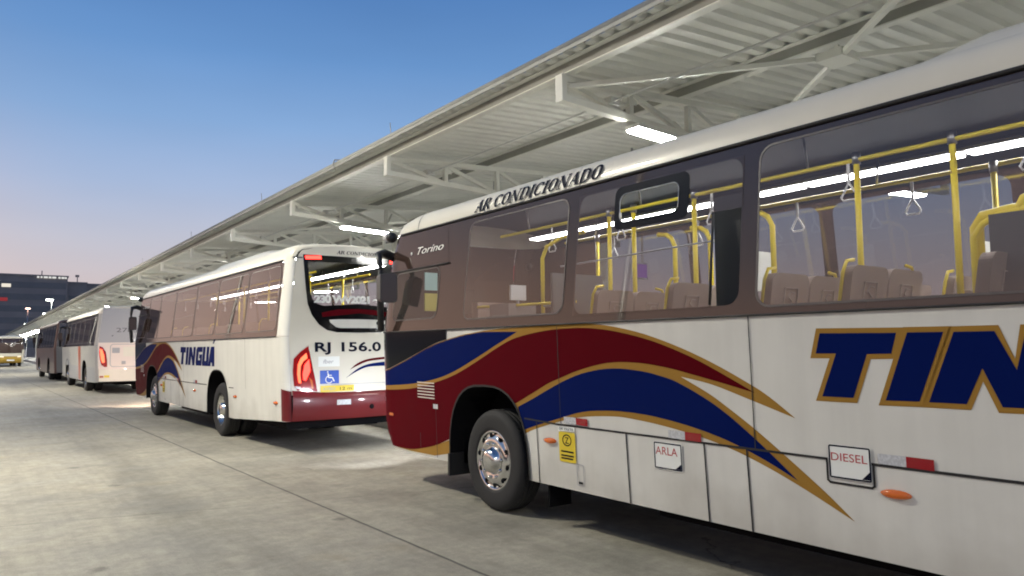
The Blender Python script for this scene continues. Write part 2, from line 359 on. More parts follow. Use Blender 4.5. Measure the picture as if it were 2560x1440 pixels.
# ------------------------------------------------------------------ ground, platform, hills
def grid_plane(name, x0, x1, y0, y1, z, m):
    b = MB(); b.add([(x0, y0, z), (x1, y0, z), (x1, y1, z), (x0, y1, z)], [(0, 1, 2, 3)], m); return b.build(name)
structure(grid_plane('ground', -900, 900, -600, 1500, 0, 'concrete'))
b = MB(); b.box((6.95, -14, .004), (16.2, 205, .28), 'concrete_kerb'); structure(b.build('platform'))  # edge set close and raised to cut light under the buses
b = MB()   # wooded hills to the west, far outside the frame, that the bus windows mirror
def hill(u, v):
    h = 34 + 16 * sin(u * 3.1) + 9 * sin(u * 7.7 + 1) + 4 * sin(u * 23)
    return (-330 - 140 * v + 20 * sin(u * 5), -250 + 620 * u, h * sin(min(1, v * 1.15) * pi * .5) - 1)
b.grid(hill, [i / 60 for i in range(61)], [i / 8 for i in range(9)], 'hill_green'); structure(b.build('hills'))

# ------------------------------------------------------------------ city buses
AY, AX, RY, RX = .35, .22, .16, .10
def prof(z): return .05 * (1.84 - z) / 1.4 if z < 1.84 else .13 * (z - 1.84) / 1.22
def rake(z):
    if z < .8: return .22 * ((.8 - z) / .4) ** 2
    if z < 2.5: return 0
    return .16 * ((z - 2.5) / .56) ** 1.6
def d2s(d): return d if d >= AY else AY * (1 - math.asin(1 - max(d, 0) / AY) / (pi / 2))
ZC = [.45, .5, .55, .6, .65, .7, .75, .8, 1.84, 2.5, 2.6, 2.7, 2.8, 2.9, 3.0]
SC0 = [AY * i / 10 for i in range(1, 11)] + [.45, .55, .65, .75, .85, .95, 1.05]
class BusShape:
    def __init__(s, L=11.9): s.L = L; s.cu = SC0 + [L - 1.0, L - .8, L - .6, L - .4] + [L - RY * i / 6 for i in range(7)]
    def rear_rake(s, z): return .16 * max(0, (z - 1.0) / 2.06) ** 1.3
    def side(s, u, z, off=0, sg=-1):
        u = max(0, u)
        nx, ny, c = 1.0, 0.0, 0.0; d = u
        if u < AY:
            ph = (1 - u / AY) * pi / 2; d = AY * (1 - sin(ph)); c = AX * (1 - cos(ph)); nx, ny = cos(ph), sin(ph)
        elif u > s.L - RY:
            ph = min(1, (u - (s.L - RY)) / RY) * pi / 2; d = s.L - RY + RY * sin(ph); c = RX * (1 - cos(ph)); nx, ny = cos(ph), -sin(ph)
        y = -d - rake(z) * max(0, 1 - d / 1.1) ** 1 + s.rear_rake(z) * max(0, 1 - (s.L - d) / 1.0)
        return (sg * (1.25 - prof(z) - c + off * nx), y + off * ny, z)
    def left(s, u, z, off=0): return s.side(u, z, off, -1)
    def right(s, u, z, off=0): return s.side(u, z, off, 1)
    def rear(s, x, z, off=0):
        t = min(1, abs(x) / 1.12)
        return (x, -s.L + s.rear_rake(z) - .07 * (1 - t * t) - off, z)
    def front(s, x, z, off=0):
        t = min(1, abs(x) / 1.0)
        return (x, -rake(z) + .10 * (1 - t * t) + off, z)
    def roof(s, u, t):   # t -1..1 across
        w = 1.25 - prof(3.06)
        P = [(1.0, 0), (.992, .07), (.975, .13), (.945, .19), (.89, .235), (.8, .27), (.6, .305), (.3, .325), (0, .33)]
        a = abs(t); k = a * (len(P) - 1); i = min(int(k), len(P) - 2); f = k - i
        fx = P[-1 - i][0] * (1 - f) + P[-2 - i][0] * f; fz = P[-1 - i][1] * (1 - f) + P[-2 - i][1] * f
        g = 1.0
        if u < 1.0: g = sqrt(max(0, 1 - (1 - u / 1.0) ** 2.4))
        e = s.L - u
        if e < .35: g = .72 + .28 * sqrt(max(0, 1 - (1 - e / .35) ** 2))
        x0, y, z = s.side(u, 3.06)
        return ((1 if t > 0 else -1) * fx * abs(x0), y, 3.06 + fz * g)
def arch(c, hw=.705, z0=.40, top=1.245, n=20):   # wheel arch outline from rear foot to front foot (decreasing s)
    R = []
    for k in range(n + 1):
        a = pi * k / n; ca, sa = cos(a), sin(a)
        R.append((c + hw * math.copysign(abs(ca) ** .72, ca), z0 + (top - z0) * abs(sa) ** .78))
    return R
def make_wheel(root, c, outer, sg, dual=False):
    b = MB(); R = .505; w = .28
    pr = [(.29, .01), (.315, 0), (.40, -.012), (.455, -.004), (.48, .015), (.497, .045)]
    pr = [(r, -d) for r, d in [(.285, .05), (.30, .012), (.33, .0), (.40, .008), (.45, .0), (.482, .022), (.503, .05)]]
    for g in (.08, .125, .17, .215): pr += [(.505, -g), (.495, -g - .003), (.495, -g - .012), (.505, -g - .015)]
    pr += [(.503, -.25), (.47, -.28), (.30, -.28)]
    b.lathe(pr, (outer, c[0], c[1]), (sg, 0, 0), 'tyre', 56)
    if dual: b.lathe([(r, d - .32) for r, d in pr], (outer, c[0], c[1]), (sg, 0, 0), 'tyre', 40)
    for k in range(64):    # shoulder lugs
        a = 2 * pi * k / 64
        p = Vector((outer - sg * .045, c[0] + .494 * cos(a), c[1] + .494 * sin(a))); q = p + Vector((-sg * .035, .010 * cos(a), .010 * sin(a)))
        b.bar(p, q, .022, .012, 'tyre', (0, cos(a), sin(a)))
    wh = b.build('wheel', root)
    b = MB(); ax = (sg, 0, 0)
    if dual: pp = [(.30, -.02), (.285, -.045), (.275, -.10), (.235, -.135), (.20, -.14), (.165, -.12), (.14, -.10), (.12, -.02), (.10, 0), (.0, .005)]
    else: pp = [(.300, -.018), (.288, -.006), (.278, -.028), (.262, -.04), (.235, -.012), (.20, .004), (.165, .0), (.145, -.012), (.128, -.008), (.118, .035), (.095, .06), (.06, .068), (0, .07)]
    b.lathe(pp, (outer, c[0], c[1]), ax, 'chrome', 48)
    zo = -.125 if dual else -.018
    for k in range(10):
        a = 2 * pi * k / 10 + .2
        r = .246; o = -.128 if dual else -.022
        q = Vector((outer + sg * (o + .008), c[0] + r * cos(a), c[1] + r * sin(a)))
        b.lathe([(.026, 0), (.026, .006), (0, .006)], q, ax, 'dark_under', 12)
        a += pi / 10; q = Vector((outer + sg * (zo + .01), c[0] + .17 * cos(a), c[1] + .17 * sin(a)))
        b.lathe([(.019, -.01), (.017, .022), (.010, .032), (0, .033)], q, ax, 'chrome', 8)
    b.build('rim', wh)
    return wh
LETTERS = {'T': [(6.193, 1.712), (6.661, 1.705), (6.626, 1.588), (6.483, 1.585), (6.385, 1.326), (6.185, 1.326), (6.292, 1.588), (6.159, 1.588)],
           'I': [(6.722, 1.706), (6.913, 1.705), (6.764, 1.324), (6.576, 1.321)],
           'N': [(6.965, 1.704), (7.16, 1.704), (7.248, 1.507), (7.30, 1.704), (7.48, 1.704), (7.345, 1.32), (7.172, 1.318), (7.091, 1.513), (7.004, 1.324), (6.814, 1.324)]}
LETTERS['G'] = [(7.62, 1.704), (8.02, 1.704), (7.985, 1.60), (7.70, 1.60), (7.635, 1.43), (7.78, 1.43), (7.80, 1.47), (7.72, 1.47), (7.75, 1.55), (7.965, 1.55), (7.885, 1.32), (7.46, 1.32), (7.43, 1.37), (7.53, 1.65)]
LETTERS['U'] = [(8.06, 1.704), (8.24, 1.704), (8.14, 1.42), (8.23, 1.42), (8.33, 1.704), (8.51, 1.704), (8.375, 1.32), (7.95, 1.32), (7.93, 1.37)]
LETTERS['A'] = [(8.62, 1.704), (8.86, 1.704), (8.83, 1.32), (8.66, 1.32), (8.665, 1.39), (8.58, 1.39), (8.55, 1.32), (8.37, 1.32)]
ACUTE = [(8.74, 1.76), (8.82, 1.76), (8.98, 1.86), (8.83, 1.86)]
SERIF = {   # stroke letters with thin/thick contrast: (x0,y0,x1,y1,width)
    'A': (.80, [(.12, 0, .42, 1, .05), (.40, 1, .66, 0, .15), (.22, .34, .56, .34, .05), (.0, .02, .24, .02, .05), (.52, .02, .80, .02, .05)]),
    'R': (.80, [(.17, 0, .17, 1, .15), (.02, .02, .33, .02, .05), (.02, .98, .40, .98, .05), (.40, .98, .58, .88, .09), (.58, .9, .58, .62, .13), (.58, .64, .42, .52, .08), (.2, .52, .44, .52, .05), (.42, .5, .70, .02, .13), (.62, .02, .80, .02, .05)]),
    'C': (.80, [(.16, .26, .16, .74, .15), (.14, .26, .3, .06, .1), (.28, .03, .55, .03, .06), (.55, .03, .72, .2, .06), (.14, .74, .3, .94, .1), (.28, .97, .55, .97, .06), (.55, .97, .68, .82, .06), (.70, .98, .70, .68, .06)]),
    'O': (.84, [(.15, .26, .15, .74, .15), (.13, .26, .3, .05, .1), (.28, .03, .54, .03, .06), (.13, .74, .3, .95, .1), (.28, .97, .54, .97, .06), (.69, .26, .69, .74, .15), (.71, .26, .54, .05, .1), (.71, .74, .54, .95, .1)]),
    'N': (.92, [(.16, 0, .16, 1, .05), (.14, 1, .74, 0, .15), (.76, 0, .76, 1, .05), (.02, .02, .30, .02, .05), (.0, .98, .24, .98, .05), (.62, .98, .90, .98, .05)]),
    'D': (.86, [(.18, 0, .18, 1, .15), (.02, .02, .48, .02, .05), (.02, .98, .48, .98, .05), (.46, .02, .68, .22, .1), (.46, .98, .68, .78, .1), (.69, .2, .69, .8, .15)]),
    'I': (.42, [(.20, 0, .20, 1, .15), (.04, .02, .36, .02, .05), (.04, .98, .36, .98, .05)]), ' ': (.32, [])}
def serif_text(mb, s, mapf, u, v, h, width, m, off=.005, slant=.25):
    tot = sum(SERIF[c][0] for c in s); q = width / tot; x = 0
    for c in s:
        adv, st = SERIF[c]
        for k, (x0, y0, x1, y1, w) in enumerate(st):
            a, bb = Vector((x0, y0)), Vector((x1, y1)); d = (bb - a).normalized(); n = Vector((-d.y, d.x)) * (w * 1.15 + .03) / 2
            K = 7
            vs = [p for i in range(K + 1) for p in (a.lerp(bb, i / K) - n, a.lerp(bb, i / K) + n)]
            mb.add([mapf(u + (x + p.x) * q + p.y * h * slant, v + p.y * h, off + k * .0004) for p in vs], [(2 * i, 2 * i + 2, 2 * i + 3, 2 * i + 1) for i in range(K)], m)
        x += adv
def decals_front(S, root, arch_pts, squeeze=1.0, shift=0.0):
    q = lambda P: [(x if x < 3.2 else 3.2 + (x - 3.2) * squeeze, z) for x, z in P]
    mv = lambda P: [(x + shift, z) for x, z in P]
    A = arch_pts
    up_arch = [p for p in A if p[1] > .9]
    blue1 = [(0, 1.293)] + spline([(d2s(.0), 1.293), (.4, 1.39), (.81, 1.496), (1.452, 1.669), (2.053, 1.764), (2.472, 1.80)], 4)[1:] + [(3.06, 1.79)] + \
        spline([(3.06, 1.79), (2.714, 1.671), (2.339, 1.538), (1.902, 1.392), (1.497, 1.297), (.985, 1.227), (.4, 1.185), (0, 1.168)], 4)[1:]
    red = spline([(0, 1.117), (.5, 1.135), (.982, 1.173), (1.46, 1.252), (1.899, 1.351), (2.337, 1.497), (2.766, 1.655), (3.057, 1.735), (3.489, 1.79), (3.87, 1.803), (4.15, 1.793), (4.456, 1.754), (4.82, 1.675), (5.18, 1.557), (5.457, 1.438), (5.70, 1.325)], 4)
    red += spline([(5.70, 1.325), (5.42, 1.385), (5.172, 1.435), (4.921, 1.482), (4.609, 1.513), (4.286, 1.507), (3.93, 1.44), (3.67, 1.364), (3.503, 1.313), (3.216, 1.195), (2.985, 1.102)], 4)[1:]
    red += [(s_ , z) for s_, z in A if s_ < 2.97 and z > .66] + [(1.765, .655)] + spline([(1.765, .655), (1.414, .545), (.9, .455), (.35, .44), (0, .46)], 4)[1:]
    blue2 = spline([(3.03, 1.075), (3.262, 1.161), (3.522, 1.265), (3.75, 1.350), (4.03, 1.425), (4.349, 1.463), (4.665, 1.448), (4.917, 1.405), (5.078, 1.355), (5.313, 1.252), (5.484, 1.155), (5.631, 1.055), (5.771, .953), (5.985, .785)], 4)
    blue2 += spline([(5.985, .785), (5.766, .88), (5.579, .948), (5.411, .999), (5.215, 1.043), (4.969, 1.083), (4.683, 1.113), (4.327, 1.119), (3.95, 1.085), (3.57, .99), (3.30, .92), (3.115, .865)], 4)[1:]
    gold = spline([(2.473, 1.812), (2.803, 1.826), (3.16, 1.832), (3.6, 1.836), (3.9, 1.836), (4.2, 1.826), (4.625, 1.757), (5.007, 1.651), (5.349, 1.525), (5.655, 1.386), (5.809, 1.303), (5.99, 1.177)], 4)
    gold += spline([(5.99, 1.177), (5.648, 1.28), (5.338, 1.369), (5.064, 1.415)], 4)[1:]
    gold += spline([(5.064, 1.415), (5.316, 1.302), (5.488, 1.204), (5.686, 1.082), (5.91, .927), (6.158, .747), (6.345, .595)], 4)[1:]
    gold += spline([(6.345, .595), (6.03, .737), (5.764, .842), (5.501, .927), (5.228, .988), (4.891, 1.038), (4.579, 1.066), (4.323, 1.073), (3.90, 1.035), (3.501, .945), (3.243, .872), (3.125, .828)], 4)[1:]
    gold += [(s_, z) for s_, z in A if z > .84 and s_ > 2.0] + [(1.99, 1.17), (0, 1.08), (0, 1.293)]
    gold += [(x, z + .012) for x, z in spline([(0, 1.293), (.4, 1.39), (.81, 1.496), (1.452, 1.669), (2.053, 1.764)], 4)[1:]]
    goldlow = [(1.755, .64), (1.414, .545), (.9, .455), (.35, .435), (.8, .425), (1.406, .432), (1.74, .49)]
    b = MB()
    for P, m, o in ((gold, 'paint_gold', .002), (goldlow, 'paint_gold', .002), (blue1, 'paint_blue', .004), (red, 'paint_red', .004), (blue2, 'paint_blue', .004)):
        b.sheet([q(P)], S.left, m, o, S.cu, ZC)
    b.build('livery_stripe', root)
    b = MB()
    for k, P in LETTERS.items():
        if not shift: b.sheet([mv(offset_poly(P, .030))], S.left, 'paint_gold', .002 + .00012 * (ord(k) % 5))
        b.sheet([mv(P)], S.left, 'paint_blue', .0042)
    b.sheet([mv(ACUTE)], S.left, 'paint_blue', .0042); shift or b.sheet([mv(offset_poly(ACUTE, .022))], S.left, 'paint_gold', .0027)
    b.build('lettering', root)

def interior(S, root, rows, poles):
    L = S.L
    b = MB(); b.box((-.68, -L + .3, .93), (.68, -.5, .97), 'interior_dark'); b.build('floor', root)
    b = MB()
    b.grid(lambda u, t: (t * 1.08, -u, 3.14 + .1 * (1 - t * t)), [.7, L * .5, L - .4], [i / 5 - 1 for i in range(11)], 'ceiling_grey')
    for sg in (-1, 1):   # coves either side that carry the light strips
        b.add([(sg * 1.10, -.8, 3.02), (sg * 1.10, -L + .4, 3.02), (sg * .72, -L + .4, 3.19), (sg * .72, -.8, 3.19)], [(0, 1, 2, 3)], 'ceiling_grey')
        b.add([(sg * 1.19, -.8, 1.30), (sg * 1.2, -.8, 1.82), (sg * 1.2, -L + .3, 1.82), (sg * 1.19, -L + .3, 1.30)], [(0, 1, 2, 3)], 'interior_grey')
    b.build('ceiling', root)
    b = MB(); y = -1.6
    b2 = MB(); y = -.9  # near-side strip, out of view, added to brighten rails and seats
    while y > -L + .9:
        b.box((.56, y - 1.34, 3.10), (.76, y + .02, 3.125), 'interior_grey'); b2.box((-1.06, y - 1.34, 3.085), (-.86, y + .02, 3.11), 'interior_grey')
        b.box((.58, y - 1.30, 3.082), (.72, y, 3.097), 'bus_led'); b2.add([(-1.0, y - 1.3, 3.082), (-.92, y - 1.3, 3.082), (-.92, y, 3.082), (-1.0, y, 3.082)], [(0, 1, 2, 3)], 'bus_led'); y -= 1.36
    b.build('light_strip', root); b2.build('light_strip', root)
    for x, z in ((-.5, 2.93), (.48, 2.93)):
        b = MB(); b.tube([(x, -1.75, z), (x, -L + .6, z)], .017, 'rail_yellow')
        k = 2.3
        while k < L - .8: b.tube([(x, -k, z), (x * 1.1, -k, 3.2)], .010, 'steel', 6); k += 1.7
        b.build('grab_rail', root)
    b = MB(); b.tube([(-.98, -3.4, 2.40), (-.95, -5.5, 2.44)], .008, 'grey_paint', 6)
    b.build('grab_rail', root)
    for (d, z0, z1, x, bend) in poles:
        b = MB(); P = [(x, -d, z0)]
        if bend:
            P += [(x, -d, z1 - .14), (x + .015, -d + bend * .05, z1 - .06), (x + .04, -d + bend * .13, z1 - .015), (x + .05, -d + bend * .24, z1)]
        else: P += [(x, -d, z1)]
        b.tube(P, .021, 'rail_yellow')
        if not bend: b.tube([(x, -d, z1 - .03), (x, -d, z1 + .05)], .03, 'steel')
        b.build('grab_pole', root)
    # seats: double bench pairs, emblem on the back of each back-rest
    def seat_mesh():
        b = MB()
        for x0 in (-.45, .005):
            b.add([(x0 + a, -.0 + c, d) for a, c, d in ((0, .0, .40), (.43, .0, .40), (.43, .42, .44), (0, .42, .44), (0, .0, .47), (.43, .0, .47), (.43, .42, .50), (0, .42, .50))],
                  [(0, 3, 2, 1), (4, 5, 6, 7), (0, 1, 5, 4), (1, 2, 6, 5), (2, 3, 7, 6), (3, 0, 4, 7)], 'seat_grey')
            fr = rrect(x0, .44, x0 + .43, 1.16, .06)
            n = len(fr); vs = [(x, -.0 - (z - .44) * .16, z) for x, z in fr] + [(x, -.07 - (z - .44) * .16, z) for x, z in fr]
            b.add(vs, [tuple(range(n)), tuple(range(2 * n - 1, n - 1, -1))] + [(i, (i + 1) % n + 0, (i + 1) % n + n, i + n) for i in range(n)], 'seat_grey')
            # pictogram
            for (p, q) in (((.14, .90), (.29, .90)), ((.29, .90), (.29, 1.06)), ((.29, 1.06), (.14, 1.06)), ((.14, 1.06), (.14, .90)), ((.17, .94), (.22, .93)), ((.22, .93), (.235, .97)), ((.235, .97), (.19, 1.0)), ((.19, 1.0), (.21, 1.035)), ((.21, 1.035), (.26, 1.03))):
                b.bar(*[(x0 + a, -.076 - (z - .44) * .16, z) for a, z in (p, q)], .004, .009, 'emblem', (0, 1, 0))
        b.bar((-.3, .2, 0), (-.3, .2, .42), .05, .05, 'interior_dark'); b.bar((.3, .2, 0), (.3, .2, .42), .05, .05, 'interior_dark')
        return b
    def handle(x):
        b = MB(); b.tube([(x, -.03, .6), (x, -.12, 1.12), (x + (.04 if x < 0 else -.04), -.125, 1.19), (x + (.12 if x < 0 else -.12), -.125, 1.20)], .012, 'rail_yellow', 6)
        return b
    first = None
    for d in rows:
        for x in (-.68, .68):
            if first is None: first = seat_mesh().build('seat', root); hd = [handle(x).build('handle', first) for x in (-.46, .44)]; o = first
            else:
                o = first.copy(); COL.objects.link(o); o.parent = root
                if random.random() < .4:
                    for h_ in hd: h2 = h_.copy(); COL.objects.link(h2); h2.parent = o
            o.location = (x, -d, .97)
    # hanging straps
    sp = None
    k = 2.6
    while k < L - 1:
        for x, z in ((-.5, 2.93), (.48, 2.93)):
            if sp is None:
                b = MB(); b.bar((0, 0, 0), (0, 0, -.16), .022, .006, 'white_plastic')
                P = [(0, .0, -.15), (0, .06, -.25), (0, .045, -.275), (0, -.045, -.275), (0, -.06, -.25), (0, 0, -.15)]; b.tube(P, .008, 'white_plastic', 6)
                sp = b.build('hand_strap', root); o = sp
            else: o = sp.copy(); COL.objects.link(o); o.parent = root
            o.location = (x, -k - random.uniform(-.1, .1), z)
        k += 1.15

def shell(S, root, panes_l, panes_r, whl, body='paint_white', band='frit', glassm='tint_glass', zb_rear=.53, frontm=('frit', 'paint_red'), roofm='paint_cream'):
    L = S.L; archs = [arch(c - .045 if i == 0 else c - .05) for i, c in enumerate(whl)]
    outer = [(0, 1.84), (0, .42), (.5, .40)] + archs[0][::-1] + archs[1][::-1] + [(whl[1] + 1.0, .40), (L - .5, zb_rear - .02), (L, zb_rear), (L, 1.84)]
    for f, nm in ((S.left, 'l'), (S.right, 'r')):
        b = MB(); b.sheet([outer], f, body, 0, S.cu, ZC); b.build('side_panel', root)
        for A in archs:   # arch lip and dark inner well
            b = MB()
            sg = -1 if nm == 'l' else 1
            lip = [f(s_, z, .012) for s_, z in A]; inn = [(p[0] - sg * .5, p[1], p[2]) for p in lip]; n = len(A)
            b.add(lip + inn, [(i, i + 1, n + i + 1, n + i) for i in range(n - 1)], 'dark_under')
            A2 = [(s_ + (s_ - sum(a[0] for a in A) / n) * .03, z + .02 * max(0, (z - .4) / .84)) for s_, z in A]
            lip2 = [f(s_, z, .012) for s_, z in A2]; b.add(lip + lip2, [(i, i + 1, n + i + 1, n + i) for i in range(n - 1)], 'black_rubber')
            b.add(inn, [tuple(range(n))], 'dark_under')
            b.build('wheel_arch', root)
        panes = panes_l if nm == 'l' else panes_r
        holes = [rrect(a + .02, z0 + .02, c - .02, z1 - .02, .10) for a, c, z0, z1 in panes]
        b = MB(); b.sheet([[(0, 1.845), (L - .28, 1.845), (L - .24, 3.02), (L - .45, 3.06), (0, 3.06)]] + holes, f, band, .004, S.cu, ZC); b.build('window_band', root)
        b = MB(); b.sheet([[(L - .28, 1.845), (L, 1.845), (L, 3.06), (L - .45, 3.06), (L - .24, 3.02)]], f, body, 0, S.cu, ZC); b.build('rear_pillar', root)
    # roof, gutter lip
    b = MB(); us = [.0, .02, .06, .12, .2, .3, .4, .5, .62, .76, .9, 1.0, 1.3, 2] + [3 + k for k in range(int(L) - 3)] + [L - .35, L - .25, L - .15, L - .08, L - .03, L]
    b.grid(S.roof, us, [i / 16 - 1 for i in range(33)], roofm); b.build('roof', root)
    b = MB()
    for f in (S.left, S.right):
        P = [f(u, 3.062, .012) for u in (AY, .5, .7, .9, 1.1, 2, L - 1, L - .5, L - .3)]; b.tube(P, .014, 'black_rubber', 6)
    b.build('gutter', root)
    b = MB(); b.grid(lambda u, t: Vector(S.roof(u, t)) + Vector((t * .004, 0, .004)), [.83, .845], [i / 12 - 1 for i in range(25)], 'black_rubber'); b.build('roof_seam', root)
    # front: lower panel, windscreen, top panel
    b = MB(); P = lambda z0, z1: [(-1.25 + prof((z0 + z1) / 2) + AX, z0), (1.25 - prof((z0 + z1) / 2) - AX, z0), (1.25 - prof((z0 + z1) / 2) - AX, z1), (-1.25 + prof((z0 + z1) / 2) + AX, z1)]
    xs = [i / 8 - 1 for i in range(17)]
    def fr(z0, z1, m, nm, off=0):
        b = MB(); b.grid(lambda t, z: S.front(t * (1.25 - prof(z) - AX), z, off), xs, [z0 + (z1 - z0) * i / 6 for i in range(7)], m); return b.build(nm, root)
    fr(.42, 1.35, frontm[1], 'front_panel'); fr(1.35, 2.60, frontm[0], 'windscreen'); fr(2.60, 3.06, frontm[0], 'destination_panel')
    # chassis
    b = MB(); b.box((-1.0, -L + .5, .36), (1.0, -whl[1] - .75, .90), 'dark_under'); b.box((-1.08, -whl[1] + .75, .38), (1.08, -whl[0] - .75, .90), 'dark_under')
    b.box((-1.05, -whl[0] + .72, .38), (1.05, -.45, .90), 'dark_under'); b.box((-.66, -whl[1] - .8, .45), (.66, -whl[0] + .8, .92), 'dark_under')
    b.box((-1.0, -6.9, .30), (-.35, -4.6, .5), 'dark_under'); b.box((.3, -7.3, .28), (1.0, -4.2, .5), 'dark_under'); b.box((-.3, -10.8, .28), (.9, -9.4, .5), 'dark_under')  # unseen low tank boxes, added to block light under the bus
    b.build('chassis', root)
    for i, c in enumerate(whl):
        for sg in (-1, 1): make_wheel(root, (-c, .505), sg * 1.175, sg, dual=(i == 1))
    return archs
def window_panes(S, root, panes, f, m, skip=()):
    for i, (a, c, z0, z1) in enumerate(panes):
        b = MB(); fr = rrect(a + .005, z0 + .005, c - .005, z1 - .005, .11); b.sheet([fr], f, m, .0075, S.cu, ZC); b.sheet([fr, offset_poly(fr, -.014)], f, 'gasket_glint', .0085, S.cu, ZC); b.build('window', root)  # pane rim lightened to imitate reflections along the recess edge
def mirror(S, root, sg):
    b = MB()
    b.tube([(sg * 1.08, -.20, 2.80), (sg * 1.22, -.16, 2.86), (sg * 1.36, -.28, 2.82), (sg * 1.40, -.42, 2.62)], [.06, .06, .045, .03], 'black_plastic', 8)
    b.tube([(sg * 1.40, -.42, 2.62), (sg * 1.39, -.40, 2.2), (sg * 1.35, -.34, 1.86)], [.03, .045, .04], 'black_plastic', 8); b.build('mirror_arm', root)
    b = MB(); fr = rrect(-.092, -.185, .092, .185, .045); n = len(fr); cx, cy, cz = sg * 1.39, -.60, 2.38
    b.add([(cx + a, cy - .03 + sg * a * .5, cz + z) for a, z in fr] + [(cx + a * .8, cy + .16, cz + z * .85) for a, z in fr], [tuple(range(n)), tuple(range(2 * n - 1, n - 1, -1))] + [(i, (i + 1) % n, (i + 1) % n + n, i + n) for i in range(n)], 'black_plastic')
    g = [(a * .88, z * .92) for a, z in fr]; b.add([(cx + a, cy - .034 + sg * a * .5, cz + z) for a, z in g], [tuple(range(n))], 'mirror_glass'); b.build('mirror', root)
def rear_view(S, root, full=True):
    L = S.L
    xr = [-1.1 + .11 * i for i in range(21)]
    def rg(z0, z1, m, nm, off=0, x0=-1, x1=1, zs=8):
        b = MB(); b.grid(lambda t, z: S.rear((x0 + (x1 - x0) * t) * (1.25 - prof(z) - RX), z, off), [i / 24 for i in range(25)], [z0 + (z1 - z0) * i / zs for i in range(zs + 1)], m); return b.build(nm, root)
    return rg

